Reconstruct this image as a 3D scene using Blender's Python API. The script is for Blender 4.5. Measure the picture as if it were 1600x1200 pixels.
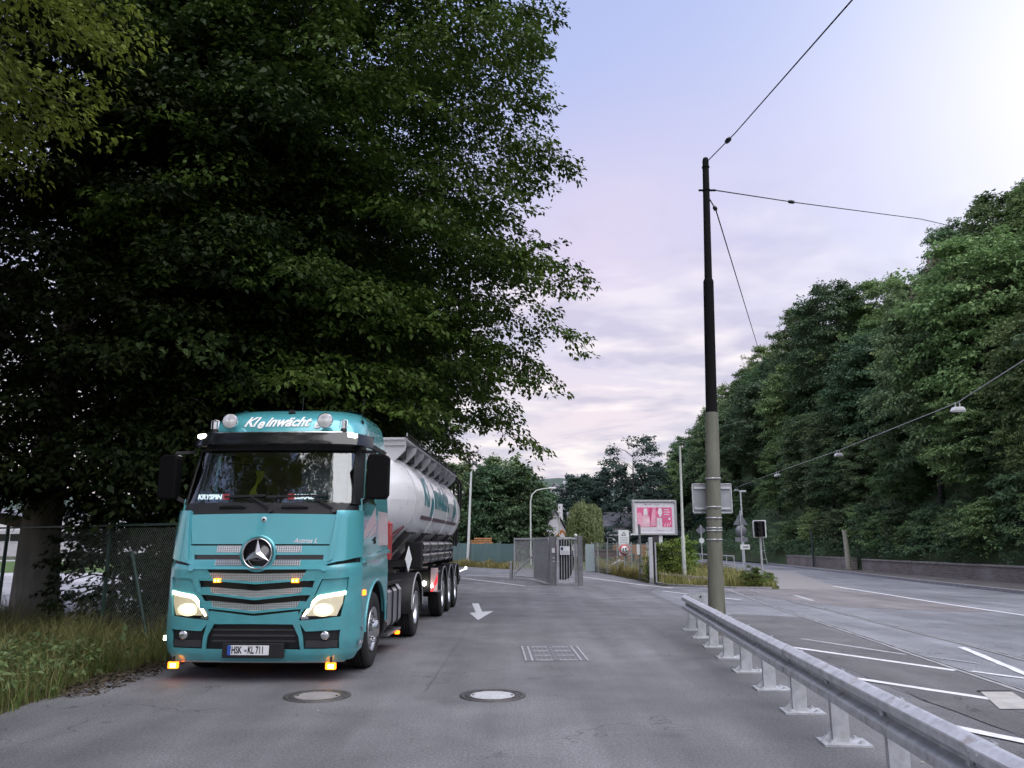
import bpy, bmesh, math, random
import numpy as np
from mathutils import Vector, Matrix

for _o in list(bpy.data.objects):
    bpy.data.objects.remove(_o, do_unlink=True)
SC = bpy.context.scene
COL = SC.collection
PI = math.pi
R = math.radians
rnd = random.Random(7)

# ------------------------------------------------------------------ camera
cam_d = bpy.data.cameras.new('camera')
cam = bpy.data.objects.new('camera', cam_d)
COL.objects.link(cam)
cam.location = (0, 0, 1.7)
cam.rotation_euler = (R(90) + math.atan(248 / 1202.0), 0, 0)
cam_d.sensor_width = 36
cam_d.lens = 36 * 1202 / 1600
cam_d.clip_start = 0.05
cam_d.clip_end = 4000
SC.camera = cam

# ------------------------------------------------------------------ sky
SUN_EL, SUN_AZ = R(64), R(150)          # azimuth measured clockwise from +Y
W = bpy.data.worlds.new('World')
SC.world = W
W.use_nodes = True
W.cycles.sampling_method = 'MANUAL'
W.cycles.sample_map_resolution = 512
wt = W.node_tree
wt.nodes.clear()
def wn(t, **k):
    n = wt.nodes.new(t)
    for a, b in k.items():
        setattr(n, a, b)
    return n
def wl(a, b):
    wt.links.new(a, b)
def wmath(op, a, b=None, c=None, clamp=False):
    n = wn('ShaderNodeMath', operation=op, use_clamp=clamp)
    for i, v in enumerate((a, b, c)):
        if v is None: continue
        if hasattr(v, 'links'): wl(v, n.inputs[i])
        else: n.inputs[i].default_value = v
    return n.outputs[0]
def wmix(f, a, b, blend='MIX'):
    n = wn('ShaderNodeMix', data_type='RGBA', blend_type=blend)
    for s, v in ((n.inputs[0], f), (n.inputs[6], a), (n.inputs[7], b)):
        if hasattr(v, 'links'): wl(v, s)
        else: s.default_value = v if isinstance(v, (int, float)) else (*v, 1)
    return n.outputs[2]
tc = wn('ShaderNodeTexCoord')
sep = wn('ShaderNodeSeparateXYZ')
wl(tc.outputs['Generated'], sep.inputs[0])
X_, Y_, Z_ = sep.outputs
ramp = wn('ShaderNodeValToRGB')
wl(Z_, ramp.inputs[0])
el = ramp.color_ramp.elements
el[0].position = 0.0;  el[0].color = (0.74, 0.62, 0.62, 1)
el[1].position = 1.0;  el[1].color = (0.38, 0.45, 0.78, 1)
for p_, c_ in ((0.10, (0.82, 0.78, 0.80)), (0.22, (0.68, 0.68, 0.83)), (0.36, (0.54, 0.58, 0.86)), (0.56, (0.43, 0.52, 0.86))):
    e_ = el.new(p_); e_.color = (*c_, 1)
nish = wn('ShaderNodeTexSky', sky_type='NISHITA')
nish.sun_disc = False
nish.sun_elevation = SUN_EL
nish.sun_rotation = SUN_AZ
nmul = wn('ShaderNodeVectorMath', operation='SCALE')
wl(nish.outputs[0], nmul.inputs[0]); nmul.inputs[3].default_value = 0.10
base = wmix(0.12, ramp.outputs[0], nmul.outputs[0])
# soft pink veils
zc = wmath('MAXIMUM', Z_, 0.03)
px_ = wmath('DIVIDE', X_, wmath('ADD', zc, 0.15)); py_ = wmath('DIVIDE', Y_, wmath('ADD', zc, 0.15))
comb = wn('ShaderNodeCombineXYZ'); wl(px_, comb.inputs[0]); wl(py_, comb.inputs[1])
n1 = wn('ShaderNodeTexNoise'); wl(comb.outputs[0], n1.inputs['Vector'])
n1.inputs['Scale'].default_value = 0.9; n1.inputs['Detail'].default_value = 2; n1.inputs['Roughness'].default_value = .45
pk = wmath('MULTIPLY', wmath('SUBTRACT', n1.outputs[0], 0.40, clamp=True), 4.2, clamp=True)
low = wmath('SUBTRACT', 1.0, wmath('MULTIPLY', Z_, 1.9), clamp=True)
base = wmix(wmath('MULTIPLY', wmath('MULTIPLY', pk, low), 0.40), base, (0.95, 0.70, 0.73))
# broad pale glow where the low western sky is brightest (front right)
gl = wn('ShaderNodeVectorMath', operation='DOT_PRODUCT')
wl(tc.outputs['Generated'], gl.inputs[0]); gl.inputs[1].default_value = Vector((0.68, 0.62, 0.46)).normalized()
g_ = wmath('POWER', wmath('MAXIMUM', gl.outputs['Value'], 0.0), 20.0)
base = wmix(wmath('MULTIPLY', g_, 0.9, clamp=True), base, (1.10, 1.08, 1.12))
# peach afterglow in the middle of the view
pgl = wn('ShaderNodeVectorMath', operation='DOT_PRODUCT')
wl(tc.outputs['Generated'], pgl.inputs[0]); pgl.inputs[1].default_value = Vector((0.15, 0.93, 0.33)).normalized()
pg = wmath('POWER', wmath('MAXIMUM', pgl.outputs['Value'], 0.0), 34.0)
base = wmix(wmath('MULTIPLY', wmath('MULTIPLY', pg, 0.32), wmath('ADD', wmath('MULTIPLY', n1.outputs[0], 1.3), .15), clamp=True), base, (0.98, 0.74, 0.74))
# cloud bands low over the valley
comb2 = wn('ShaderNodeCombineXYZ')
wl(wmath('DIVIDE', X_, wmath('ADD', zc, 0.14)), comb2.inputs[0]); wl(wmath('DIVIDE', Y_, wmath('ADD', zc, 0.14)), comb2.inputs[1])
mp = wn('ShaderNodeMapping'); wl(comb2.outputs[0], mp.inputs[0]); mp.inputs['Scale'].default_value = (1.5, 1.9, 1); mp.inputs['Location'].default_value = (3.4, 1.2, 0)
n2 = wn('ShaderNodeTexNoise'); wl(mp.outputs[0], n2.inputs['Vector'])
n2.inputs['Scale'].default_value = 0.85; n2.inputs['Detail'].default_value = 5; n2.inputs['Roughness'].default_value = .6; n2.inputs['Distortion'].default_value = .8
cl = wn('ShaderNodeMapRange'); wl(n2.outputs[0], cl.inputs[0]); cl.inputs[1].default_value = .44; cl.inputs[2].default_value = .53
band = wn('ShaderNodeMapRange'); wl(Z_, band.inputs[0]); band.inputs[1].default_value = .46; band.inputs[2].default_value = .22
cfac = wmath('MULTIPLY', cl.outputs[0], band.outputs[0])
n3 = wn('ShaderNodeTexNoise'); wl(mp.outputs[0], n3.inputs['Vector']); n3.inputs['Scale'].default_value = 1.9; n3.inputs['Detail'].default_value = 3
cr = wn('ShaderNodeMapRange'); wl(n3.outputs[0], cr.inputs[0]); cr.inputs[1].default_value = .42; cr.inputs[2].default_value = .62
ccol = wmix(cr.outputs[0], (0.44, 0.44, 0.60), (1.02, 0.95, 0.92))
base = wmix(wmath('MULTIPLY', cfac, 0.52), base, ccol)
bg = wn('ShaderNodeBackground'); wl(base, bg.inputs[0]); bg.inputs[1].default_value = 0.44
wo = wn('ShaderNodeOutputWorld'); wl(bg.outputs[0], wo.inputs[0])

# ------------------------------------------------------------------ the veiled sun
sd = bpy.data.lights.new('sun', 'SUN')
sd.energy = 1.5
sd.angle = R(76)
sd.color = (1.0, 0.96, 0.90)
sun = bpy.data.objects.new('sun', sd)
COL.objects.link(sun)
_sv = Vector((math.sin(SUN_AZ) * math.cos(SUN_EL), math.cos(SUN_AZ) * math.cos(SUN_EL), math.sin(SUN_EL)))
sun.rotation_euler = _sv.to_track_quat('Z', 'Y').to_euler()
sun.location = _sv * 60

SC.view_settings.view_transform = 'Standard'
SC.view_settings.look = 'None'
SC.view_settings.exposure = 1.38
SC.view_settings.gamma = 1.0
SC.view_settings.use_curve_mapping = False
SC.render.engine = 'CYCLES'
SC.cycles.use_denoising = True
SC.cycles.max_bounces = 5
SC.cycles.diffuse_bounces = 2
SC.cycles.use_adaptive_sampling = True
SC.cycles.adaptive_threshold = 0.03
SC.cycles.glossy_bounces = 2
SC.cycles.transmission_bounces = 4
SC.cycles.transparent_max_bounces = 8
SC.cycles.caustics_reflective = False
SC.cycles.caustics_refractive = False

# ------------------------------------------------------------------ materials
MATS = {}
def M(name, col, rough=.55, metal=0.0, var=.12, scale=6., bump=0., bscale=80., spec=.5, coat=0., emit=None, estr=0., streak=None):
    if name in MATS: return MATS[name]
    m = bpy.data.materials.new(name); m.use_nodes = True
    t = m.node_tree; N = t.nodes; L = t.links
    p = N['Principled BSDF']
    c = N.new('ShaderNodeTexCoord')
    src = c.outputs['Object']
    if streak:
        mpn = N.new('ShaderNodeMapping'); mpn.inputs['Scale'].default_value = streak; L.new(src, mpn.inputs[0]); src = mpn.outputs[0]
    n = N.new('ShaderNodeTexNoise'); n.inputs['Scale'].default_value = scale; n.inputs['Detail'].default_value = 5; n.inputs['Roughness'].default_value = .6
    L.new(src, n.inputs['Vector'])
    mr = N.new('ShaderNodeMapRange'); mr.inputs[1].default_value = .3; mr.inputs[2].default_value = .7
    L.new(n.outputs[0], mr.inputs[0])
    x = N.new('ShaderNodeMix'); x.data_type = 'RGBA'
    x.inputs[6].default_value = (*[min(1, v * (1 - var)) for v in col], 1)
    x.inputs[7].default_value = (*[min(1, v * (1 + var)) for v in col], 1)
    L.new(mr.outputs[0], x.inputs[0]); L.new(x.outputs[2], p.inputs['Base Color'])
    rr = N.new('ShaderNodeMapRange'); rr.inputs[3].default_value = max(.02, rough * .85); rr.inputs[4].default_value = min(1, rough * 1.15)
    L.new(n.outputs[0], rr.inputs[0]); L.new(rr.outputs[0], p.inputs['Roughness'])
    p.inputs['Metallic'].default_value = metal
    p.inputs['Specular IOR Level'].default_value = spec
    p.inputs['Coat Weight'].default_value = coat
    p.inputs['Coat Roughness'].default_value = .06
    if bump:
        b = N.new('ShaderNodeTexNoise'); b.inputs['Scale'].default_value = bscale; b.inputs['Detail'].default_value = 4
        L.new(src, b.inputs['Vector'])
        bn = N.new('ShaderNodeBump'); bn.inputs['Strength'].default_value = bump; bn.inputs['Distance'].default_value = .02
        L.new(b.outputs[0], bn.inputs['Height']); L.new(bn.outputs[0], p.inputs['Normal'])
    if emit:
        p.inputs['Emission Color'].default_value = (*emit, 1); p.inputs['Emission Strength'].default_value = estr
    MATS[name] = m
    return m

def leafmat(name, c1, c2, rough=.55, trans=.3, big=.35, spec=.25):
    if name in MATS: return MATS[name]
    m = bpy.data.materials.new(name); m.use_nodes = True
    t = m.node_tree; N = t.nodes; L = t.links
    p = N['Principled BSDF']; out = N['Material Output']
    g = N.new('ShaderNodeNewGeometry'); c = N.new('ShaderNodeTexCoord')
    n = N.new('ShaderNodeTexNoise'); n.inputs['Scale'].default_value = big; n.inputs['Detail'].default_value = 3
    L.new(c.outputs['Object'], n.inputs['Vector'])
    a = N.new('ShaderNodeMath'); a.operation = 'MULTIPLY_ADD'; a.inputs[1].default_value = .55
    L.new(g.outputs['Random Per Island'], a.inputs[0])
    mr = N.new('ShaderNodeMapRange'); mr.inputs[1].default_value = .35; mr.inputs[2].default_value = .68; mr.inputs[3].default_value = 0.; mr.inputs[4].default_value = .55
    L.new(n.outputs[0], mr.inputs[0]); L.new(mr.outputs[0], a.inputs[2])
    x = N.new('ShaderNodeMix'); x.data_type = 'RGBA'; x.inputs[6].default_value = (*c1, 1); x.inputs[7].default_value = (*c2, 1)
    L.new(a.outputs[0], x.inputs[0])
    oi = N.new('ShaderNodeObjectInfo'); hs = N.new('ShaderNodeHueSaturation')
    mv = N.new('ShaderNodeMapRange'); mv.inputs[3].default_value = .66; mv.inputs[4].default_value = 1.42; L.new(oi.outputs['Random'], mv.inputs[0]); L.new(mv.outputs[0], hs.inputs['Value'])
    m2 = N.new('ShaderNodeMath'); m2.operation = 'MULTIPLY'; m2.inputs[1].default_value = 7.31; L.new(oi.outputs['Random'], m2.inputs[0]); m3 = N.new('ShaderNodeMath'); m3.operation = 'FRACT'; L.new(m2.outputs[0], m3.inputs[0])
    mh = N.new('ShaderNodeMapRange'); mh.inputs[3].default_value = .478; mh.inputs[4].default_value = .522; L.new(m3.outputs[0], mh.inputs[0]); L.new(mh.outputs[0], hs.inputs['Hue'])
    L.new(x.outputs[2], hs.inputs['Color']); x = hs; xo = hs.outputs[0]
    L.new(xo, p.inputs['Base Color']); p.inputs['Roughness'].default_value = rough; p.inputs['Specular IOR Level'].default_value = spec
    tr = N.new('ShaderNodeBsdfTranslucent'); L.new(xo, tr.inputs[0])
    ms = N.new('ShaderNodeMixShader'); ms.inputs[0].default_value = trans
    L.new(p.outputs[0], ms.inputs[1]); L.new(tr.outputs[0], ms.inputs[2]); L.new(ms.outputs[0], out.inputs[0])
    MATS[name] = m
    return m

# ------------------------------------------------------------------ scene helpers
def tag(o, label=None, cat=None, group=None, kind=None):
    if label: o['label'] = label
    if cat: o['category'] = cat
    if group: o['group'] = group
    if kind: o['kind'] = kind
    return o
def thing(name, label, cat, loc=(0, 0, 0), rz=0., group=None):
    o = bpy.data.objects.new(name, None); COL.objects.link(o)
    o.empty_display_size = .2
    o.location = loc; o.rotation_euler = (0, 0, rz)
    return tag(o, label, cat, group)
def link(name, me, parent=None, loc=None, rz=None):
    o = bpy.data.objects.new(name, me); COL.objects.link(o)
    if parent: o.parent = parent
    if loc is not None: o.location = loc
    if rz is not None: o.rotation_euler = (0, 0, rz)
    return o
def kids(o):
    return [c for c in bpy.data.objects if c.parent == o]
def copy_tree(o, parent=None):
    c = o.copy(); COL.objects.link(c)
    if parent: c.parent = parent
    for ch in KIDS(o): copy_tree(ch, c)
    return c
def KIDS(o):
    return list(o.children)

class MB:
    """collects simple solids into one mesh"""
    def __init__(s): s.v = []; s.f = []; s.sm = []
    def add(s, vs, fs, smooth=False):
        b = len(s.v); s.v += [tuple(p) for p in vs]
        for f in fs: s.f.append(tuple(b + i for i in f)); s.sm.append(smooth)
        return s
    def box(s, c, size, rot=None):
        hx, hy, hz = size[0] / 2, size[1] / 2, size[2] / 2
        vs = [Vector((x, y, z)) for x in (-hx, hx) for y in (-hy, hy) for z in (-hz, hz)]
        if rot is not None:
            m = rot if isinstance(rot, Matrix) else Matrix.Rotation(rot, 3, 'Z')
            vs = [m @ v for v in vs]
        vs = [v + Vector(c) for v in vs]
        return s.add(vs, [(0, 1, 3, 2), (4, 6, 7, 5), (0, 4, 5, 1), (2, 3, 7, 6), (0, 2, 6, 4), (1, 5, 7, 3)])
    def b2(s, x0, x1, y0, y1, z0, z1):
        return s.box(((x0 + x1) / 2, (y0 + y1) / 2, (z0 + z1) / 2), (abs(x1 - x0), abs(y1 - y0), abs(z1 - z0)))
    def bar(s, p, q, w, h=None):
        """rectangular bar from p to q"""
        p, q = Vector(p), Vector(q); d = (q - p); l = d.length
        m = d.to_track_quat('Y', 'Z').to_matrix()
        return s.box((p + q) / 2, (w, l, h or w), m)
    def tube(s, pts, r, n=8, cap=True, closed=False):
        pts = [Vector(p) for p in pts]; k = len(pts)
        rs = r if isinstance(r, (list, tuple)) else [r] * k
        vs = []; up = None
        for i, p in enumerate(pts):
            d = (pts[min(i + 1, k - 1)] - pts[max(i - 1, 0)])
            if closed: d = pts[(i + 1) % k] - pts[i - 1]
            d.normalize()
            if up is None:
                a = Vector((0, 0, 1)) if abs(d.z) < .9 else Vector((1, 0, 0))
                up = d.cross(a).normalized()
            else:
                up = (up - d * up.dot(d)).normalized()
            sd_ = d.cross(up)
            for j in range(n):
                t = 2 * PI * j / n
                vs.append(p + (up * math.cos(t) + sd_ * math.sin(t)) * rs[i])
        fs = []
        for i in range(k if closed else k - 1):
            i2 = (i + 1) % k
            for j in range(n):
                fs.append((i * n + j, i * n + (j + 1) % n, i2 * n + (j + 1) % n, i2 * n + j))
        s.add(vs, fs, True)
        if cap and not closed:
            s.add(vs[:n], [tuple(range(n))[::-1]]); s.add(vs[-n:], [tuple(range(n))])
        return s
    def cyl(s, p, q, r, n=16, r2=None):
        return s.tube([p, q], [r, r if r2 is None else r2], n)
    def lathe(s, prof, c, axis='X', n=32, smooth=True):
        """prof: (radius, along) pairs turned round an axis through c"""
        vs = []; k = len(prof)
        for j in range(n):
            t = 2 * PI * j / n; ct, st = math.cos(t), math.sin(t)
            for r, a in prof:
                v = {'X': (a, r * ct, r * st), 'Y': (r * ct, a, r * st), 'Z': (r * ct, r * st, a)}[axis]
                vs.append((v[0] + c[0], v[1] + c[1], v[2] + c[2]))
        fs = []
        for j in range(n):
            j2 = (j + 1) % n
            for i in range(k - 1):
                fs.append((j * k + i, j * k + i + 1, j2 * k + i + 1, j2 * k + i))
        return s.add(vs, fs, smooth)
    def prism(s, poly, f, a, b):
        """extrude polygon: f(u,v,w)->xyz for w=a..b"""
        n = len(poly)
        vs = [f(u, v, a) for u, v in poly] + [f(u, v, b) for u, v in poly]
        fs = [tuple(range(n))[::-1], tuple(range(n, 2 * n))] + [(i, (i + 1) % n, n + (i + 1) % n, n + i) for i in range(n)]
        return s.add(vs, fs)
    def ball(s, c, r, n=12, m=8, sc=(1, 1, 1)):
        vs = []; fs = []
        for i in range(m + 1):
            ph = PI * i / m
            for j in range(n):
                t = 2 * PI * j / n
                vs.append((c[0] + r * sc[0] * math.sin(ph) * math.cos(t), c[1] + r * sc[1] * math.sin(ph) * math.sin(t), c[2] + r * sc[2] * math.cos(ph)))
        for i in range(m):
            for j in range(n):
                fs.append((i * n + j, (i + 1) * n + j, (i + 1) * n + (j + 1) % n, i * n + (j + 1) % n))
        return s.add(vs, fs, True)
    def grid(s, rows, smooth=True, thick=None):
        """rows of points; thick: matching rows behind, closed with walls"""
        h, w = len(rows), len(rows[0])
        vs = [p for r in rows for p in r]
        fs = [(i * w + j, i * w + j + 1, (i + 1) * w + j + 1, (i + 1) * w + j) for i in range(h - 1) for j in range(w - 1)]
        s.add(vs, fs, smooth)
        if thick:
            vb = [p for r in thick for p in r]
            s.add(vb, [f[::-1] for f in fs], smooth)
            rim = [(0, j) for j in range(w)] + [(i, w - 1) for i in range(1, h)] + [(h - 1, j) for j in range(w - 2, -1, -1)] + [(i, 0) for i in range(h - 2, 0, -1)]
            a = [rows[i][j] for i, j in rim]; b = [thick[i][j] for i, j in rim]; n = len(rim)
            s.add(a + b, [(i, n + i, n + (i + 1) % n, (i + 1) % n) for i in range(n)])
        return s
    def mesh(s, name, mat):
        me = bpy.data.meshes.new(name); me.from_pydata(s.v, [], s.f)
        me.polygons.foreach_set('use_smooth', s.sm)
        bm = bmesh.new(); bm.from_mesh(me); bmesh.ops.recalc_face_normals(bm, faces=bm.faces); bm.to_mesh(me); bm.free()
        if mat: me.materials.append(mat)
        me.update(); return me
    def build(s, name, mat, parent=None, bevel=0., label=None, seg=2):
        o = link(name, s.mesh(name, mat), parent)
        if bevel:
            b = o.modifiers.new('bevel', 'BEVEL'); b.width = bevel; b.segments = seg; b.limit_method = 'ANGLE'; b.angle_limit = R(40)
        if label: o['label'] = label
        return o

def text_mesh(body, size, shear=0., offset=0., spacing=1., extrude=0., align='LEFT'):
    cu = bpy.data.curves.new('lettering', 'FONT')
    cu.body = body; cu.size = size; cu.shear = shear; cu.offset = offset; cu.space_character = spacing; cu.extrude = extrude
    cu.align_x = align; cu.resolution_u = 3
    o = bpy.data.objects.new('lettering', cu); COL.objects.link(o)
    bpy.context.view_layer.update()
    me = bpy.data.meshes.new_from_object(o.evaluated_get(bpy.context.evaluated_depsgraph_get()))
    bpy.data.objects.remove(o, do_unlink=True)
    return me
def text_runs(runs, f, name, mat, parent, extrude=0.0):
    """runs: (body, x, y, size, shear, offset); every vertex is laid on the surface f(u,v)->xyz"""
    if len(runs) > 1:
        for r_ in runs: o_ = text_runs([r_], f, name, mat, parent)
        return o_
    bm = bmesh.new()
    for body, x, y, size, shear, off in runs:
        me = text_mesh(body, size, shear, off)
        for v in me.vertices: v.co.x += x; v.co.y += y
        bm.from_mesh(me); bpy.data.meshes.remove(me)
    thr = min(r_[3] for r_ in runs) * .22
    for _ in range(5):
        lg = [e for e in bm.edges if e.calc_length() > thr]
        if not lg: break
        bmesh.ops.subdivide_edges(bm, edges=lg, cuts=1)
        bmesh.ops.triangulate(bm, faces=bm.faces)
    for v in bm.verts: v.co = Vector(f(v.co.x, v.co.y))
    me = bpy.data.meshes.new(name); bm.to_mesh(me); bm.free()
    me.materials.clear(); me.materials.append(mat)
    return link(name, me, parent)

def fast_mesh(name, V, k, mat):
    """V (n*k,3) array of k-cornered loose faces"""
    V = np.ascontiguousarray(V, dtype=np.float32); n = len(V) // k
    me = bpy.data.meshes.new(name)
    me.vertices.add(n * k); me.vertices.foreach_set('co', V.ravel())
    me.loops.add(n * k); me.loops.foreach_set('vertex_index', np.arange(n * k, dtype=np.int32))
    me.polygons.add(n); me.polygons.foreach_set('loop_start', np.arange(0, n * k, k, dtype=np.int32))
    me.update(calc_edges=True)
    if mat: me.materials.append(mat)
    return me
def nrm(a):
    return a / np.maximum(np.linalg.norm(a, axis=1, keepdims=True), 1e-6)
def leaf_array(C, D, k, Rr, Ll, rng, droop=.35, wide=.55, jit=.14):
    """sprays of k leaves: C (n,3) bases, D (n,3) directions"""
    n = len(C)
    C = np.repeat(C, k, 0); D = np.repeat(nrm(D), k, 0); N_ = n * k
    up = np.array([[0, 0, 1.]]); S = nrm(np.cross(D, up + rng.normal(0, .02, (1, 3)))); U = np.cross(S, D)
    Rr = np.repeat(Rr, k) if np.ndim(Rr) else np.full(N_, Rr)
    t = rng.random(N_); lat = rng.uniform(-1, 1, N_)
    P = C + D * (t * 2 * Rr)[:, None] + S * (lat * Rr * (1.05 - .6 * t))[:, None] + U * (rng.normal(0, jit, N_) * Rr)[:, None]
    ld = nrm(D * .6 + S * (np.sign(lat) * .75)[:, None] + np.array([[0, 0, -droop]]) + rng.normal(0, .35, (N_, 3)))
    nn = nrm(up + rng.normal(0, .45, (N_, 3)))
    ls = nrm(np.cross(ld, nn)); n2 = np.cross(ls, ld)
    L = (Ll * rng.uniform(.65, 1.25, N_))[:, None]
    V = np.empty((N_, 4, 3))
    V[:, 0] = P; V[:, 1] = P + ld * L * .42 + ls * L * wide / 2 + n2 * L * .08
    V[:, 2] = P + ld * L - n2 * L * .1; V[:, 3] = P + ld * L * .42 - ls * L * wide / 2 + n2 * L * .08
    return V.reshape(-1, 3)
def boughs(B, D, L, ns, rng, width=.38, drop=.28):
    """flat drooping boughs -> spray bases and directions"""
    n = len(B); L = np.repeat(L, ns); B = np.repeat(B, ns, 0); D = np.repeat(nrm(D), ns, 0); N_ = n * ns
    S = nrm(np.cross(D, np.array([[0.01, 0, 1.]])))
    t = rng.random(N_) ** .8; u = rng.uniform(-1, 1, N_); wd = np.sin(np.clip(t * .85 + .15, 0, 1) * PI) ** .7
    P = B + D * (t * L)[:, None] + S * (u * wd * width * L)[:, None]
    P[:, 2] += -drop * L * t ** 2 - .12 * L * u ** 2 + rng.normal(0, .05, N_) * L
    DD = nrm(D * .8 + S * (u * .9)[:, None] + np.array([[0, 0, -.25]]) + rng.normal(0, .2, (N_, 3)))
    return P, DD
# ------------------------------------------------------------------ ground, roads, markings
def asphalt(name, col, tint=(1, 1, 1), speck=.35):
    m = bpy.data.materials.new(name); m.use_nodes = True
    t = m.node_tree; N = t.nodes; L = t.links; p = N['Principled BSDF']
    c = N.new('ShaderNodeTexCoord')
    def noise(sc, det=4, vec=None, ro=.55):
        n = N.new('ShaderNodeTexNoise'); n.inputs['Scale'].default_value = sc; n.inputs['Detail'].default_value = det; n.inputs['Roughness'].default_value = ro
        L.new(vec or c.outputs['Object'], n.inputs['Vector']); return n.outputs[0]
    def rng_(v, a, b, x, y):
        r = N.new('ShaderNodeMapRange'); r.inputs[1].default_value = a; r.inputs[2].default_value = b; r.inputs[3].default_value = x; r.inputs[4].default_value = y
        L.new(v, r.inputs[0]); return r.outputs[0]
    def mul(a, b):
        r = N.new('ShaderNodeMath'); r.operation = 'MULTIPLY'; L.new(a, r.inputs[0]); L.new(b, r.inputs[1]); return r.outputs[0]
    mp = N.new('ShaderNodeMapping'); mp.inputs['Scale'].default_value = (1.6, .12, 1); mp.inputs['Rotation'].default_value = (0, 0, R(-4)); L.new(c.outputs['Object'], mp.inputs[0])
    v = mul(rng_(noise(.22, 3), .3, .7, .72, 1.25), rng_(noise(1.1, 6), .3, .7, .84, 1.14))
    v = mul(v, rng_(noise(1.0, 3, mp.outputs[0]), .35, .68, .82, 1.12))
    v = mul(v, rng_(noise(95, 2, ro=.7), .30, .70, 1 - speck, 1 + speck))
    v = mul(v, rng_(noise(38, 2, ro=.7), .32, .68, 1 - speck * .55, 1 + speck * .55))
    st = rng_(noise(.75, 5, ro=.65), .60, .74, 1.0, .62)
    v = mul(v, st)
    # fine crazing
    vw = N.new('ShaderNodeVectorMath'); vw.operation = 'ADD'
    nz = N.new('ShaderNodeTexNoise'); nz.inputs['Scale'].default_value = 2.5; L.new(c.outputs['Object'], nz.inputs['Vector'])
    sc_ = N.new('ShaderNodeVectorMath'); sc_.operation = 'SCALE'; sc_.inputs[3].default_value = .8; L.new(nz.outputs[1], sc_.inputs[0])
    L.new(c.outputs['Object'], vw.inputs[0]); L.new(sc_.outputs[0], vw.inputs[1])
    vo = N.new('ShaderNodeTexVoronoi'); vo.feature = 'DISTANCE_TO_EDGE'; vo.inputs['Scale'].default_value = .42; L.new(vw.outputs[0], vo.inputs['Vector'])
    ck = rng_(vo.outputs[0], .0, .006, .0, 1.0)
    ckm = rng_(noise(.35, 2), .46, .56, 0.0, .6)
    a = N.new('ShaderNodeMath'); a.operation = 'SUBTRACT'; a.inputs[0].default_value = 1.0; L.new(ck, a.inputs[1])
    b = mul(a.outputs[0], ckm); d = N.new('ShaderNodeMath'); d.operation = 'SUBTRACT'; d.inputs[0].default_value = 1.0; L.new(b, d.inputs[1])
    v = mul(v, d.outputs[0])
    x = N.new('ShaderNodeVectorMath'); x.operation = 'SCALE'; x.inputs[0].default_value = [col[i] * tint[i] for i in range(3)]; L.new(v, x.inputs[3])
    L.new(x.outputs[0], p.inputs['Base Color'])
    L.new(rng_(noise(.9, 4), .3, .7, .62, .85), p.inputs['Roughness']); p.inputs['Specular IOR Level'].default_value = .42
    bn = N.new('ShaderNodeBump'); bn.inputs['Strength'].default_value = .45; bn.inputs['Distance'].default_value = .006
    L.new(noise(120, 3), bn.inputs['Height']); L.new(bn.outputs[0], p.inputs['Normal'])
    MATS[name] = m; return m

A_DRIVE = asphalt('asphalt_drive', (.150, .150, .161), speck=.55)
A_ROAD = asphalt('asphalt_road', (.205, .210, .232), speck=.45)
A_PATCH = asphalt('asphalt_patch', (.200, .186, .192), speck=.25)
A_DARK = asphalt('asphalt_dark', (.125, .123, .129))
A_YARD = asphalt('yard_concrete', (.55, .54, .57), speck=.12)
EARTH = M('earth', (.085, .075, .045), .95, var=.35, scale=1.5, bump=.6, bscale=20)
PAINT = M('road_paint', (.66, .66, .69), .7, var=.16, scale=14)
WORN = M('road_paint_worn', (.40, .40, .43), .8, var=.30, scale=22)
PAVE = M('paving', (.26, .245, .245), .85, var=.15, scale=5, bump=.3, bscale=40)
KERB = M('kerb_stone', (.30, .29, .30), .85, var=.2, scale=8, bump=.3)

def sheet(name, pts, z, mat, wob=0., seg=None, seed=1):
    r = random.Random(seed); out = []
    n = len(pts)
    for i in range(n):
        a, b = Vector(pts[i]).to_2d(), Vector(pts[(i + 1) % n]).to_2d()
        k = max(1, int((b - a).length / seg)) if seg else 1
        for j in range(k):
            p = a.lerp(b, j / k)
            if wob and j: p += Vector((r.uniform(-wob, wob), r.uniform(-wob, wob)))
            out.append((p.x, p.y, z))
    me = bpy.data.meshes.new(name); me.from_pydata(out, [], [tuple(range(len(out)))])
    bm = bmesh.new(); bm.from_mesh(me); bmesh.ops.triangulate(bm, faces=bm.faces); bmesh.ops.recalc_face_normals(bm, faces=bm.faces)
    for f in bm.faces:
        if f.normal.z < 0: f.normal_flip()
    bm.to_mesh(me); bm.free(); me.materials.append(mat)
    o = link(name, me); o['kind'] = 'structure'
    return o

GR = sheet('ground', [(-900, -300), (900, -300), (900, 1500), (-900, 1500)], -.03, M('far_ground', (.07, .085, .035), .95, var=.3, scale=.05))
sheet('driveway', [(-5.15, -40), (4.6, -40), (4.6, 20), (4.9, 28), (6.0, 31.5), (5.9, 34.5), (5.2, 45), (5.0, 49), (-2.8, 58), (-5.3, 50), (-5.2, 30), (-4.75, 12.5), (-5.0, 10.6), (-5.2, 9.0)], .0, A_DRIVE, wob=.045, seg=.35, seed=4)
sheet('road', [(4.55, -40), (17.35, -40), (17.2, 27), (17.7, 34), (18.5, 42), (19.6, 55), (22, 75), (16, 110), (11, 90), (12.0, 58), (12.0, 42), (11.0, 33), (10.2, 30.2), (9.9, 29.5), (6.0, 31.6), (4.85, 28), (4.55, 20)], .004, A_ROAD)
sheet('asphalt_repair', [(6.9, 29.0), (9.9, 29.4), (12.4, 28.8), (12.1, 20), (11.2, 20), (9.0, 21.5), (7.9, 26)], .008, A_PATCH, wob=.04, seg=.8, seed=2)
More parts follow.
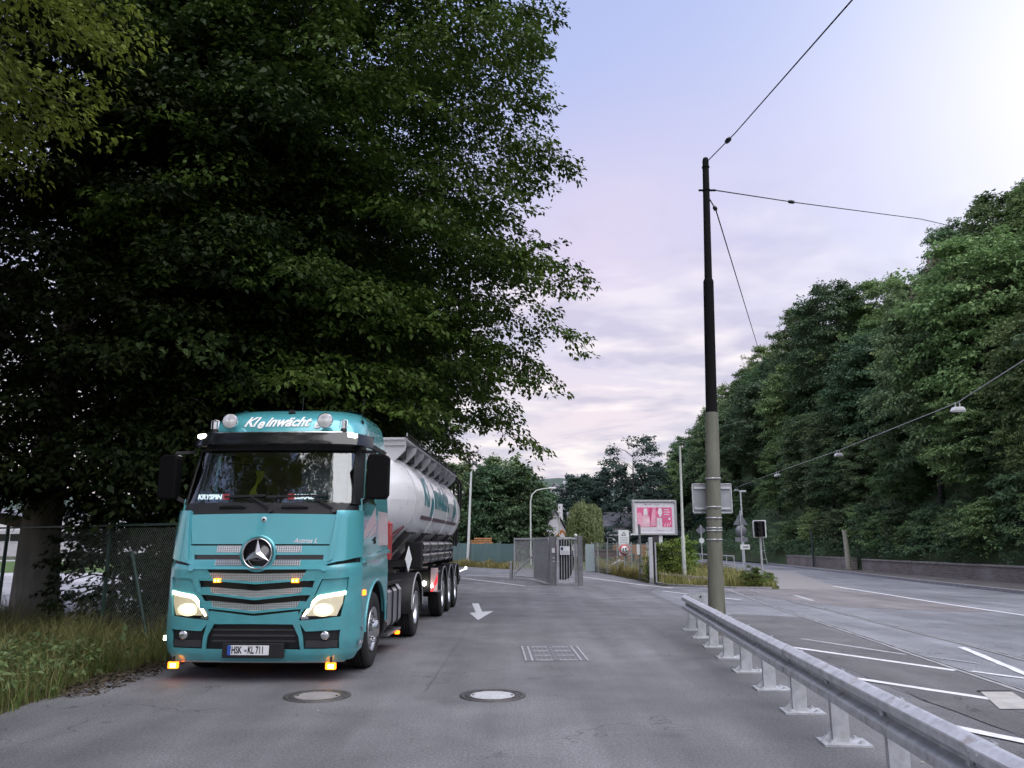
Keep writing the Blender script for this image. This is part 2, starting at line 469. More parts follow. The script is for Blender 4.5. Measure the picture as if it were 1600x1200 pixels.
sheet('asphalt_strip', [(4.56, 6), (5.7, 6), (6.2, 13.0), (6.7, 18.5), (5.4, 19.5), (4.56, 18)], .008, A_DARK, wob=.05, seg=.6, seed=3)
sheet('yard', [(-60, 17.6), (-8.6, 17.6), (-8.6, 80), (-60, 80)], -.012, A_YARD)
sheet('verge', [(-40, -20), (-5.0, -20), (-4.7, 12), (-5.1, 60), (-8.6, 60), (-8.6, 17.6), (-40, 17.6)], -.015, EARTH)
sheet('tram_apron', [(9.9, 29.45), (12.7, 29.15), (13.3, 33.6), (16.9, 47.7), (15.7, 51), (12.2, 47.7), (11.9, 38), (10.6, 31.5)], .009, PAVE)

def stripe(pts, w, mat=PAINT, z=.012, name='road_marking', parent=None):
    """painted line along pts"""
    P = [Vector(p).to_2d() for p in pts]; a = []; b = []
    r = random.Random(len(pts) + int(P[0].x * 100))
    Q = []
    for i in range(len(P) - 1):
        k = max(1, int((P[i + 1] - P[i]).length / .18))
        for j in range(k): Q.append(P[i].lerp(P[i + 1], j / k))
    Q.append(P[-1])
    for i, p in enumerate(Q):
        d = (Q[min(i + 1, len(Q) - 1)] - Q[max(i - 1, 0)]).normalized(); n = Vector((-d.y, d.x))
        a.append((*(p + n * (w / 2 + r.uniform(-.009, .009))), z)); b.append((*(p - n * (w / 2 + r.uniform(-.009, .009))), z))
    m = MB(); m.grid([a, b], False); o = m.build(name, mat, parent); o['kind'] = 'structure'
    return o
stripe([(12.75, 31.5), (12.45, 26), (12.24, 22.8), (12.18, 19), (12.1, 8), (12.0, -10)], .14)
stripe([(4.61, 13.34), (5.99, 10.95)], .13)
stripe([(5.21, 14.46), (6.07, 12.46)], .09, WORN)
stripe([(4.37, 10.35), (5.55, 8.65)], .14)
stripe([(4.02, 7.92), (4.9, 6.4)], .14)
stripe([(6.32, 12.25), (6.67, 11.56)], .07, WORN)
stripe([(6.17, 10.9), (6.72, 10.03)], .10)
stripe([(7.43, 13.34), (6.77, 10.74), (6.4, 9.3)], .12)
stripe([(5.39, 28.38), (6.89, 24.02)], .13)
stripe([(3.4, 40.8), (3.63, 39.8), (5.39, 32.15), (6.1, 30.2)], .13)
stripe([(-2.5, 38.9), (.51, 31.68)], .13)
stripe([(-2.6, 42.5), (.06, 39.8)], .12)
stripe([(9.3, 26.2), (8.95, 23.7)], .16, WORN)
# turn arrow painted on the driveway
ar = MB(); ar.add([(-1.14, 22.7, .009), (-.95, 22.7, .009), (-.75, 20.0, .009), (-.47, 20.2, .009), (-.76, 17.9, .009), (-1.05, 19.7, .009), (-.90, 19.85, .009)],
                  [(0, 1, 2, 6), (2, 3, 4), (2, 4, 6), (6, 4, 5)])
o = ar.build('direction_arrow', PAINT); o['kind'] = 'structure'
# asphalt seam
stripe([(-.85, 26.3), (-.88, 20.3), (-.93, 14), (-.97, 12.0), (-1.01, 9.6)], .025, A_DARK, .006, 'asphalt_seam')
# tram rails set in the road: steel head and dark flangeway
STEEL = M('rail_steel', (.55, .545, .57), .35, metal=.35, var=.15, scale=10)
GROOVE = M('rail_groove', (.02, .018, .018), .8)
RA = [(9.3, 40), (7.80, 28), (6.98, 20.84), (6.45, 15.15), (5.90, 9.38), (5.45, 3), (5.1, -5)]
RB = [(10.0, 40), (8.62, 28.4), (8.08, 20.1), (7.68, 13.83), (7.47, 11.0), (7.0, 3), (6.6, -5)]
def smooth(P, n=8):
    P = [Vector(p).to_2d() for p in P]; out = []
    for i in range(len(P) - 1):
        a, b, c, d = P[max(0, i - 1)], P[i], P[i + 1], P[min(len(P) - 1, i + 2)]
        for k in range(n):
            t = k / n; out.append(tuple(.5 * ((2 * b) + (c - a) * t + (2 * a - 5 * b + 4 * c - d) * t * t + (3 * b - a - 3 * c + d) * t ** 3)))
    return out + [tuple(P[-1])]
RA, RB = smooth(RA), smooth(RB)
for pth in (RA, RB):
    q = thing('tram_rail', 'grooved tram rail in the road beside the guard rail posts' if pth is RA else 'grooved tram rail in the road farther from the guard rail', 'tram rail', (pth[0][0], pth[0][1], 0))
    for off, w, mt, zz, nm in ((0, .066, STEEL, .014, 'rail_head'), (.052, .040, GROOVE, .013, 'groove'), (.080, .016, STEEL, .014, 'check_lip')):
        s_ = stripe([(x + off, y) for x, y in pth], w, mt, zz, nm)
        del s_['kind']
        s_.data.transform(Matrix.Translation((-pth[0][0], -pth[0][1], 0))); s_.parent = q
# concrete pit beside the track
CONC = M('concrete', (.40, .385, .37), .85, var=.18, scale=5, bump=.3, bscale=50)
q = thing('track_pit_cover', 'pale concrete pit cover beside the tram rail', 'pit cover', (5.35, 9.0, 0))
m = MB(); m.add([(-.30, -.52, .016), (.10, -.52, .016), (.42, .42, .016), (.06, .42, .016)], [(0, 1, 2, 3)]); m.build('slab', CONC, q)
m = MB(); m.add([(.04, .43, .017), (.44, .43, .017), (.46, .50, .017), (.06, .50, .017)], [(0, 1, 2, 3)]); m.build('slot', GROOVE, q)
# pavement along the right-hand wall
m = MB()
ky = [(-40, 17.35), (27, 17.2), (34, 17.7), (42, 18.5), (55, 19.6), (64, 20.6)]
rows = [[(x, y, .0) for y, x in ky], [(x, y, .12) for y, x in ky], [(x + .14, y, .125) for y, x in ky]]
m.grid(rows, False); o = m.build('kerb', KERB); o['kind'] = 'structure'
m = MB(); m.grid([[(x + .14, y, .118) for y, x in ky], [(21.5, y, .118) for y, x in ky]], False)
o = m.build('pavement', M('pavement_dark', (.11, .10, .095), .9, var=.35, scale=1.4, bump=.4)); o['kind'] = 'structure'

# ------------------------------------------------------------------ covers in the driveway
IRON = M('cast_iron', (.10, .095, .095), .55, metal=.6, var=.25, scale=20, bump=.2)
def manhole(label, x, y, top):
    q = thing('manhole_cover', label, 'manhole cover', (x, y, 0))
    m = MB(); m.lathe([(.375, .0), (.375, .010), (.335, .012), (.325, .007), (.325, .0)], (0, 0, 0), 'Z', 40); m.build('frame', IRON, q)
    m = MB(); m.lathe([(.315, .0), (.315, .011), (.255, .011), (.25, .008)], (0, 0, 0), 'Z', 40); m.build('iron_rim', IRON, q)
    m = MB(); m.lathe([(.252, .006), (.0, .012)], (0, 0, 0), 'Z', 40); m.build('infill', top, q)
    m = MB()
    for sx in (-1, 1): m.cyl((sx * .22, 0, .008), (sx * .22, 0, .0135), .016, 8)
    m.build('lifting_hole', GROOVE, q)['kind'] = 'stuff'
    for k in range(12):
        a = 2 * PI * k / 12; m = MB(); m.box((.285 * math.cos(a), .285 * math.sin(a), .0125), (.03, .05, .004), a); m.build('lug', IRON, q)
manhole('round manhole cover with concrete centre in front of the truck bumper', -2.2, 9.23, M('cover_concrete_grey', (.24, .23, .23), .85, var=.2, scale=12, bump=.4))
manhole('pale round manhole cover in the middle of the driveway', -.22, 9.26, M('cover_concrete_pale', (.44, .44, .47), .8, var=.15, scale=12, bump=.4))
q = thing('drain_grate', 'rectangular worn steel drain cover set in the asphalt beyond the pale manhole', 'drain cover', (.64, 12.65, 0), R(1.5))
BR = M('worn_steel', (.50, .50, .53), .45, metal=.7, var=.3, scale=30)
m = MB(); m.b2(-.46, .46, -.8, .8, .0, .008); m.build('plate', M('drain_plate', (.15, .15, .165), .7, metal=.2, var=.3, scale=25, bump=.4, bscale=120), q)
for xx in (-.455, -.36, .36, .455):
    m = MB(); m.b2(xx - .014, xx + .014, -.8, .8, .008, .014); m.build('edge_bar', BR, q)
for k in range(4):
    yy = -.74 + k * .49
    for s in (-1, 1):
        m = MB(); m.b2(-.30 if s < 0 else .04, -.05 if s < 0 else .31, yy - .02, yy + .02, .008, .013 + .001 * (k % 2)); m.build('bar', BR, q)
for k in range(9):
    for j in range(6):
        m = MB() if (k == 0 and j == 0) else m
        m.box((-.28 + k * .07, -.6 + j * .24, .010), (.035, .11, .006))
m.build('tread_lug', M('drain_lug', (.24, .24, .26), .55, metal=.5, var=.3, scale=40), q)['kind'] = 'stuff'
# litter: small dropped leaves
lr = np.random.default_rng(5); C = np.stack([lr.uniform(-4.5, 3.2, 90), lr.uniform(5.5, 20, 90), np.full(90, .012)], 1)
V = leaf_array(C, np.stack([lr.normal(0, 1, 90), lr.normal(0, 1, 90), np.zeros(90)], 1), 1, .02, .035, lr, droop=0, jit=.0)
V[:, 2] = np.clip(V[:, 2], .010, .018)
o = link('leaf_litter', fast_mesh('leaf_litter', V, 4, M('dry_leaf', (.32, .29, .20), .8, var=.4))); tag(o, 'small dropped leaves scattered on the asphalt', 'leaves', kind='stuff')
# ------------------------------------------------------------------ lorry tractor
TEAL = M('teal_paint', (.105, .440, .490), .24, metal=.30, var=.05, scale=2, coat=1.)
TEALD = M('teal_paint_lower', (.100, .410, .455), .32, metal=.2, var=.10, scale=5, coat=.8)
BLACK = M('black_plastic', (.012, .012, .014), .5, var=.25, scale=10)
BGLOSS = M('black_gloss', (.008, .008, .010), .12, var=.1, coat=.5)
CHROME = M('chrome', (.75, .75, .76), .10, metal=1, var=.05)
ALU = M('brushed_aluminium', (.62, .62, .64), .30, metal=1, var=.12, scale=6, streak=(1, 1, 12))
RUB = M('tyre_rubber', (.018, .018, .019), .85, var=.3, scale=14, bump=.2, bscale=60)
CHAS = M('chassis_dark', (.025, .022, .024), .6, var=.35, scale=6)
WHITE = M('white_lettering', (.82, .83, .84), .45, var=.03)
LEDW = M('led_white', (.9, .9, .85), .3, emit=(1, .93, .74), estr=5)
LEDH = M('headlamp_glow', (.75, .74, .66), .15, metal=.5, emit=(1, .78, .33), estr=.12)
LEDHH = M('headlamp_beam', (.9, .88, .8), .3, emit=(1, .90, .62), estr=2.2)
AMBER = M('amber_lamp', (.9, .35, .02), .3, emit=(1, .16, .006), estr=2.0)
AMBERF = M('amber_flash', (.9, .45, .02), .3, emit=(1, .15, .006), estr=2.4)
REDM = M('red_paint', (.42, .018, .022), .35, var=.12, coat=.4)
LENS = M('lamp_glass', (.70, .71, .74), .06, metal=.85, var=.2, scale=20)

def glassmat(name, tint, alpha, rough=.02):
    m = bpy.data.materials.new(name); m.use_nodes = True; t = m.node_tree; N = t.nodes; L = t.links
    out = N['Material Output']; N.remove(N['Principled BSDF'])
    gl_ = N.new('ShaderNodeBsdfGlossy'); gl_.inputs['Roughness'].default_value = rough
    tr = N.new('ShaderNodeBsdfTransparent'); tr.inputs[0].default_value = (*tint, 1)
    fr = N.new('ShaderNodeFresnel'); fr.inputs[0].default_value = 1.5
    n = N.new('ShaderNodeTexNoise'); n.inputs['Scale'].default_value = 1.6; n.inputs['Detail'].default_value = 3
    c = N.new('ShaderNodeTexCoord'); L.new(c.outputs['Object'], n.inputs['Vector'])
    mr = N.new('ShaderNodeMapRange'); mr.inputs[3].default_value = alpha * .8; mr.inputs[4].default_value = alpha * 1.2; L.new(n.outputs[0], mr.inputs[0])
    ad = N.new('ShaderNodeMath'); ad.operation = 'ADD'; ad.use_clamp = True; L.new(fr.outputs[0], ad.inputs[0]); L.new(mr.outputs[0], ad.inputs[1])
    ms = N.new('ShaderNodeMixShader'); L.new(ad.outputs[0], ms.inputs[0]); L.new(tr.outputs[0], ms.inputs[1]); L.new(gl_.outputs[0], ms.inputs[2]); L.new(ms.outputs[0], out.inputs[0])
    MATS[name] = m; return m
GLASS = glassmat('windscreen_glass', (.72, .76, .76), .10)
GLASSD = glassmat('tinted_glass', (.16, .18, .18), .10)

def meshmat():
    m = bpy.data.materials.new('perforated_mesh'); m.use_nodes = True; t = m.node_tree; N = t.nodes; L = t.links; p = N['Principled BSDF']
    c = N.new('ShaderNodeTexCoord'); mp = N.new('ShaderNodeMapping'); mp.inputs['Scale'].default_value = (34, 0, 48); L.new(c.outputs['Object'], mp.inputs[0])
    v = N.new('ShaderNodeTexVoronoi'); v.inputs['Scale'].default_value = 1; v.inputs['Randomness'].default_value = .0; L.new(mp.outputs[0], v.inputs['Vector'])
    r = N.new('ShaderNodeMapRange'); r.inputs[1].default_value = .24; r.inputs[2].default_value = .34; L.new(v.outputs['Distance'], r.inputs[0])
    x = N.new('ShaderNodeMix'); x.data_type = 'RGBA'; x.inputs[6].default_value = (.02, .02, .022, 1); x.inputs[7].default_value = (.80, .81, .82, 1); L.new(r.outputs[0], x.inputs[0])
    L.new(x.outputs[2], p.inputs['Base Color']); L.new(r.outputs[0], p.inputs['Metallic']); p.inputs['Roughness'].default_value = .3
    bn = N.new('ShaderNodeBump'); bn.inputs['Distance'].default_value = .01; L.new(r.outputs[0], bn.inputs['Height']); L.new(bn.outputs[0], p.inputs['Normal'])
    MATS['mesh'] = m; return m
PERF = meshmat()

TRUCK_LOC, TRUCK_RZ = (-3.24, 10.05, 0), R(-2.45)
T = thing('lorry_tractor', 'turquoise lorry tractor with lit headlamps and white roof lettering', 'lorry', TRUCK_LOC, TRUCK_RZ)
# cab skin: front line y, half width, corner radius by height
PROF = [(.24, .10, 1.16, .30), (.34, .045, 1.215, .32), (.50, .015, 1.245, .34), (.85, .0, 1.25, .34), (1.38, .0, 1.25, .34), (1.46, .03, 1.235, .32), (2.06, .09, 1.215, .32), (2.20, .13, 1.205, .32),
        (2.98, .38, 1.15, .34), (3.08, .42, 1.14, .36), (3.20, .46, 1.13, .40), (3.32, .52, 1.11, .44), (3.44, .64, 1.07, .48), (3.54, .84, .99, .48), (3.59, 1.05, .90, .45), (3.62, 1.35, .75, .40)]
def prof(z):
    P_ = PROF
    if z <= P_[0][0]: return P_[0][1:]
    for a, b in zip(P_, P_[1:]):
        if z <= b[0]:
            t = (z - a[0]) / (b[0] - a[0]); return tuple(a[i] + (b[i] - a[i]) * t for i in (1, 2, 3))
    return P_[-1][1:]
def fy(x, z):
    yf, w, r = prof(z); ax = min(abs(x), w - .002)
    y = yf + .07 * (ax / w) ** 2; a = ax - (w - r)
    if a > 0: y += r - math.sqrt(max(0, r * r - a * a))
    return y
def FP(x, z, d=0.):
    e = .01
    p = Vector((x, fy(x, z), z))
    tx = Vector((2 * e, fy(x + e, z) - fy(x - e, z), 0)); tz = Vector((0, fy(x, z + e) - fy(x, z - e), 2 * e))
    n = tx.cross(tz).normalized()
    if n.y > 0: n = -n
    return p + n * d
def resample(pts, n):
    pts = [Vector((*p, 0)) for p in pts]; ls = [0]
    for a, b in zip(pts, pts[1:]): ls.append(ls[-1] + (b - a).length)
    out = []
    for k in range(n):
        s = ls[-1] * k / (n - 1); i = 0
        while i < len(ls) - 2 and s > ls[i + 1]: i += 1
        t = (s - ls[i]) / max(1e-9, ls[i + 1] - ls[i]); q = pts[i].lerp(pts[i + 1], t); out.append((q.x, q.y))
    return out
def patch(name, A, B, mat, d=.012, th=.03, n=14, m=8, parent=T, mirror=False, bevel=0., P=FP, label=None):
    A = resample(A, n); B = resample(B, n)
    if mirror: A = [(-x, z) for x, z in A]; B = [(-x, z) for x, z in B]
    g = lambda dd: [[P(a[0] + (b[0] - a[0]) * k / m, a[1] + (b[1] - a[1]) * k / m, dd) for a, b in zip(A, B)] for k in range(m + 1)]
    mb = MB(); mb.grid(g(d), True, g(d - th))
    return mb.build(name, mat, parent, bevel, label)
def both(name, A, B, mat, **k):
    return [patch(name, A, B, mat, mirror=s, **k) for s in (False, True)]
def ring(z, ins=0., rear=2.12):
    yf, w, r = prof(z); pts = []
    for s in (1, -1):
        seg = [(s * (w - ins), rear), (s * (w - ins), 1.2), (s * (w - ins), yf + r + .08)]
        for k in range(1, 7):
            x = (w - ins) - r * (1 - math.cos(PI / 2 * k / 6)); seg.append((s * x, fy(x, z) + ins))
        for k in range(1, 5): x = (w - r) * (1 - k / 5); seg.append((s * x, fy(x, z) + ins))
        pts.append(seg)
    a = pts[0] + [(0, fy(0, z) + ins)] + pts[1][::-1]
    return [(x, y, z) for x, y in a]
# inner shell (seals the gaps behind the panels)
def shell(name, zs, ins, mat, cap=False, rear=2.12):
    m = MB(); rows = [ring(z, ins, rear) for z in zs]; m.grid(rows, True)
    m.add([r[0] for r in rows] + [r[-1] for r in rows], [(i, i + 1, len(rows) + i + 1, len(rows) + i) for i in range(len(rows) - 1)])
    if cap: m.add(rows[-1], [tuple(range(len(rows[-1])))])
    return m.build(name, mat, T)
# the wheel arches are open: lower shell only spans the nose
m = MB(); m.grid([[FP(x, z, -.04) for x in np.linspace(-1.2, 1.2, 21)] for z in np.linspace(.3, 1.3, 9)], True); m.build('nose_backing', BLACK, T)
shell('cab_shell', [1.28, 1.4, 1.6, 1.8, 2.0, 2.19], .03, BLACK)
roof = shell('roof', [3.02, 3.08, 3.14, 3.2, 3.26, 3.32, 3.38, 3.44, 3.49, 3.54, 3.57, 3.59, 3.61, 3.62], .0, TEAL, True)
m = MB(); m.b2(-1.16, 1.16, 2.05, 2.11, 1.0, 3.1); m.build('rear_wall', TEALD, T)
# bonnet flap, cowl
patch('bonnet_flap', [(-.95, 2.055), (0, 2.065), (.95, 2.055)], [(-.90, 1.68), (0, 1.68), (.90, 1.68)], TEAL, d=.03, n=24, m=8, bevel=.006)
patch('cowl', [(-1.1, 2.22), (1.1, 2.22)], [(-1.03, 2.065), (1.03, 2.065)], BLACK, d=.0, n=24)
both('air_deflector', [(.955, 2.10), (.91, 1.72), (.86, 1.41)], [(1.205, 2.11), (1.222, 1.75), (1.225, 1.52)], TEAL, d=.045, th=.06, bevel=.008)
both('deflector_step', [(.955, 2.08), (.93, 1.75), (.90, 1.45)], [(.99, 2.09), (.97, 1.75), (.95, 1.50)], TEAL, d=.065, th=.02)
# upper grille: frame, slats, mesh
for zt, zb in ((1.66, 1.545), (1.485, 1.37)):
    both('grille_blade', [(.55, zt), (.86, zt)], [(.55, zb), (.84, zb)], TEAL, d=.035, m=3)
    patch('grille_mesh', [(-.55, zt), (.55, zt)], [(-.55, zb + .03), (.55, zb + .03)], PERF, d=.028, m=2, n=20)
    patch('grille_lip', [(-.55, zb + .03), (.55, zb + .03)], [(-.55, zb), (.55, zb)], TEAL, d=.036, m=2, n=20)
patch('grille_slot', [(-.84, 1.545), (.84, 1.545)], [(-.84, 1.485), (.84, 1.485)], BGLOSS, d=.012, m=2, n=20)
both('grille_end', [(.845, 1.66), (.90, 1.66)], [(.825, 1.35), (.885, 1.35)], TEAL, d=.04, m=3)
# lower grille: three chevron bars
for (te, be, tcn, bc, xe) in ((1.325, 1.255, 1.315, 1.215, .62), (1.15, 1.08, 1.105, 1.02, .60), (.98, .91, .935, .86, .57)):
    patch('grille_mesh', [(-xe, te), (0, tcn), (xe, te)], [(-xe + .03, be), (0, bc), (xe - .03, be)], PERF, d=.006, n=25, m=3)
    patch('grille_lip', [(-xe - .14, be + .01), (-xe + .03, be), (0, bc), (xe - .03, be), (xe + .14, be + .01)], [(-xe - .13, be - .025), (-xe + .03, be - .028), (0, bc - .030), (xe - .03, be - .028), (xe + .13, be - .025)], TEAL, d=.022, n=25, m=2)
    both('grille_blade', [(xe, te), (xe + .15, te - .005)], [(xe - .03, be), (xe + .14, be + .01)], TEAL, d=.016, m=3)
patch('grille_slot', [(-.72, 1.36), (.72, 1.36)], [(-.60, .86), (0, .80), (.60, .86)], BGLOSS, d=-.02, n=20)
both('amber_flasher', [(.455, 1.255), (.545, 1.255)], [(.455, 1.205), (.545, 1.205)], AMBER, d=.03, th=.03, n=4, m=2)
for x in (-.5, .5):
    for e in (-.022, .022):
        p_ = FP(x + e, 1.23, .034); mb = MB(); mb.ball(p_, .014, 8, 6); mb.build('flasher_core', M('amber_core', (.9, .6, .1), .3, emit=(1, .62, .12), estr=5), T)
# star emblem
def disc(name, r0, r1, c, d, th, mat, parent=T, n=40):
    mb = MB(); mb.lathe([(r0, -d + th), (r0, -d), (r1, -d - .004), (r1, -d + th)], c, 'Y', n); return mb.build(name, mat, parent)
SCN = (0, fy(0, 1.56), 1.565)
em = disc('emblem', .0, .195, SCN, .065, .06, BGLOSS)
disc('emblem_bezel', .195, .232, SCN, .055, .06, TEAL, em)
mb = MB(); mb.tube([(SCN[0] + .187 * math.cos(a), SCN[1] - .072, SCN[2] + .187 * math.sin(a)) for a in np.linspace(0, 2 * PI, 40, endpoint=False)], .011, 8, closed=True); mb.build('ring', CHROME, em)
mb = MB()
for k in range(3):
    a = PI / 2 + k * 2 * PI / 3; tip = (.182 * math.cos(a), .182 * math.sin(a))
    for s in (-1, 1):
        b_ = (.05 * math.cos(a + s * PI / 3), .05 * math.sin(a + s * PI / 3))
        f3 = lambda u, v, w: (SCN[0] + u, SCN[1] - w, SCN[2] + v)
        mb.add([f3(0, 0, .105), f3(*tip, .080), f3(*b_, .070)], [(0, 1, 2) if s > 0 else (0, 2, 1)])
        mb.add([f3(0, 0, .068), f3(*tip, .068), f3(*b_, .068)], [(0, 1, 2)])
mb.build('star', CHROME, em)
bd = MB(); bd.lathe([(.0, -.040), (.032, -.040), (.034, -.03), (.034, .0)], (.03, fy(0, 1.99), 1.995), 'Y', 20); bo = bd.build('badge', WHITE, T)
bd = MB(); bd.lathe([(.0, -.044), (.018, -.044), (.018, -.03)], (.03, fy(0, 1.99), 1.995), 'Y', 16); bd.build('badge_dot', BGLOSS, bo)
text_runs([('Actros L', .44, 1.695, .085, .35, .002)], lambda u, v: FP(u, v, .036), 'bonnet_lettering', CHROME, T)
# bumper
both('corner_panel', [(.66, 1.395), (.85, 1.40), (1.0, 1.42), (1.15, 1.44), (1.248, 1.45)], [(.58, 1.26), (.8, 1.25), (1.0, 1.255), (1.15, 1.27), (1.248, 1.28)], TEALD, d=.02, n=16)
both('corner_panel_inner', [(.74, 1.36), (.75, 1.25), (.70, 1.05), (.58, .86), (.54, .70)], [(.845, 1.27), (.80, 1.17), (.73, 1.0), (.60, .84), (.56, .72)], TEALD, d=.02, n=16)
both('corner_panel_outer', [(1.14, 1.29), (1.135, 1.15), (1.10, .95), (1.06, .74)], [(1.248, 1.29), (1.248, 1.15), (1.248, .95), (1.248, .74)], TEALD, d=.02, n=12)
both('corner_bumper', [(.56, .745), (.8, .76), (1.0, .785), (1.248, .80)], [(.66, .615), (.8, .62), (1.0, .63), (1.248, .64)], TEALD, d=.025, n=16)
both('corner_bumper_low', [(.64, .40), (1.05, .405), (1.246, .41)], [(.63, .26), (1.0, .26), (1.18, .26)], TEALD, d=.022, n=16)
both('corner_bumper_post', [(1.07, .64), (1.06, .52), (1.06, .40)], [(1.248, .64), (1.248, .52), (1.246, .40)], TEALD, d=.024, n=8)
both('fog_pocket', [(.60, .63), (1.09, .645)], [(.60, .39), (1.09, .39)], BLACK, d=-.012, th=.03)
both('fog_sill', [(.66, .50), (1.05, .50)], [(.66, .42), (1.04, .42)], M('grey_plastic', (.045, .045, .05), .6), d=.008, n=6)
for s in (1, -1):
    c_ = FP(s * .90, .565, .0); mb = MB(); mb.lathe([(.0, -.03), (.04, -.032), (.055, -.02), (.058, .03)], c_, 'Y', 20); mb.build('fog_lamp', LENS, T)
patch('bumper_top', [(-.56, .86), (0, .80), (.56, .86)], [(-.58, .70), (0, .705), (.58, .70)], TEALD, d=.028, n=24)
both('bumper_side', [(.55, .86), (.59, .70), (.63, .55), (.66, .26)], [(.47, .84), (.50, .70), (.58, .55), (.62, .26)], TEALD, d=.027, n=16, m=4)
patch('bumper_low', [(-.64, .395), (.64, .395)], [(-.64, .25), (.64, .25)], TEALD, d=.026, n=24, m=4)
patch('bumper_grille', [(-.56, .71), (.56, .71)], [(-.62, .38), (.62, .38)], BLACK, d=-.03, n=20)
for zz in (.64, .57, .50): patch('bumper_slat', [(-.52, zz), (.52, zz)], [(-.54, zz - .022), (.54, zz - .022)], MATS['grey_plastic'], d=-.012, th=.02, n=16, m=2)
patch('bumper_lip', [(-1.1, .262), (1.1, .262)], [(-1.08, .245), (1.08, .245)], ALU, d=.034, th=.02, n=24, m=2)
mb = MB(); mb.b2(-.36, .42, -.05, -.01, .30, .48); mb.build('plate_holder', BLACK, T, .01)
pl = MB(); pl.b2(-.285, .235, -.062, -.05, .338, .452); pl = pl.build('number_plate', M('plate_white', (.78, .78, .80), .4), T, .003)
mb = MB(); mb.b2(-.285, -.243, -.0645, -.0615, .338, .452); mb.build('plate_band', M('plate_blue', (.03, .09, .42), .4), pl)
text_runs([('HSK', -.235, .360, .118, 0, .003), ('KL 711', .105, .360, .118, 0, .003)], lambda u, v: (-.235 + (u + .235) * .60, -.0645, v), 'plate_lettering', BGLOSS, pl)
mb = MB(); mb.lathe([(0, -.0648), (.018, -.0648), (.018, -.06)], (-.055, 0, .395), 'Y', 14); mb.build('plate_seal', M('seal', (.3, .32, .35), .5), pl)
# headlamps
for s in (False, True):
    sg = -1 if s else 1
    hl = patch('headlamp', [(.845, 1.265), (.80, 1.17), (.73, 1.0), (.62, .84), (.575, .745)], [(1.145, 1.29), (1.145, 1.18), (1.11, 1.0), (1.07, .86), (1.03, .785)], BGLOSS, d=-.02, mirror=s)
    k = dict(mirror=s, parent=hl)
    patch('reflector', [(.845, 1.25), (.79, 1.12), (.75, 1.03)], [(1.135, 1.275), (1.13, 1.14), (1.10, 1.05)], TEALD, d=-.004, **k)
    patch('glow_lens', [(.76, 1.02), (.70, .94), (.66, .80)], [(1.10, 1.05), (1.09, .95), (1.03, .80)], LEDH, d=.002, **k)
    patch('daylight_strip', [(.61, .80), (.74, 1.0), (.80, 1.05), (1.12, 1.10)], [(.635, .79), (.775, .97), (.83, 1.01), (1.115, 1.055)], LEDHH, d=.008, n=20, m=2, th=.01, **k)
    c_ = FP(sg * .86, .87, .006)
    for kk, (ra, rb, mt) in enumerate(((.14, .08, M('beam_halo', (.85, .83, .74), .2, emit=(1, .82, .40), estr=.38)), (.100, .055, M('beam_mid', (.88, .86, .78), .2, emit=(1, .9, .6), estr=.7)), (.055, .036, LEDHH))):
        mb = MB(); mb.ball(c_, 1, 20, 8, (ra, .008 + .004 * kk, rb)); mb.build('beam_lamp', mt, hl)
    c_ = FP(sg * .64, .765, .01)
    patch('turn_lamp', [(.585, .80), (.60, .755)], [(.66, .83), (.69, .765)], LENS, d=.004, n=4, m=3, **k)
# orange marker lamps under the bumper, white ones at the corners
for x in (-1.02, .98):
    mb = MB(); mb.b2(x - .065, x + .065, .06, .11, .155, .235); q = mb.build('marker_lamp', AMBERF, T, .012); 
    mb = MB(); mb.b2(x - .012, x + .012, .08, .10, .235, .30); mb.build('bracket', BLACK, q)
    mb = MB(); mb.b2(x - .03, x + .045, .054, .06, .17, .22); mb.build('lamp_core', M('amber_core', (.9, .6, .1), .3, emit=(1, .62, .12), estr=5), q)
mb = MB(); mb.b2(-1.30, -1.235, .33, .38, .46, .52); mb.build('corner_lamp', LEDW, T, .01)
mb = MB(); mb.b2(1.262, 1.30, .30, .42, .43, .475); mb.build('corner_lamp', LENS, T, .01)
# windscreen, pillars, visor
patch('windscreen', [(-1.08, 2.985), (1.08, 2.985)], [(-1.10, 2.21), (1.10, 2.21)], GLASS, d=.0, th=.006, n=30, m=12)
both('windscreen_pillar', [(1.06, 3.03), (1.09, 2.6), (1.11, 2.2)], [(1.149, 3.03), (1.175, 2.6), (1.203, 2.2)], BLACK, d=.012, th=.05)
patch('windscreen_header', [(-1.08, 3.06), (1.08, 3.06)], [(-1.08, 2.93), (1.08, 2.93)], BLACK, d=.006, n=20, m=3)
vis = patch('sun_visor', [(-1.135, 3.10), (-.9, 3.115), (0, 3.12), (.9, 3.115), (1.135, 3.10)], [(-1.14, 2.965), (-.9, 2.955), (0, 2.955), (.9, 2.955), (1.14, 2.965)], BGLOSS, d=.15, th=.035, n=30, m=6, bevel=.01)
both('visor_arm', [(1.05, 3.09), (1.05, 2.97)], [(1.08, 3.09), (1.08, 2.97)], BLACK, d=.13, th=.15, n=4, m=2)
for x in (-.95, .97):
    mb = MB(); p_ = FP(x, 3.065, .158); mb.box(p_, (.13, .03, .055), Matrix.Rotation(R(22 if x > 0 else -22), 3, 'Z')); mb.build('visor_led', LEDW, vis, .01)
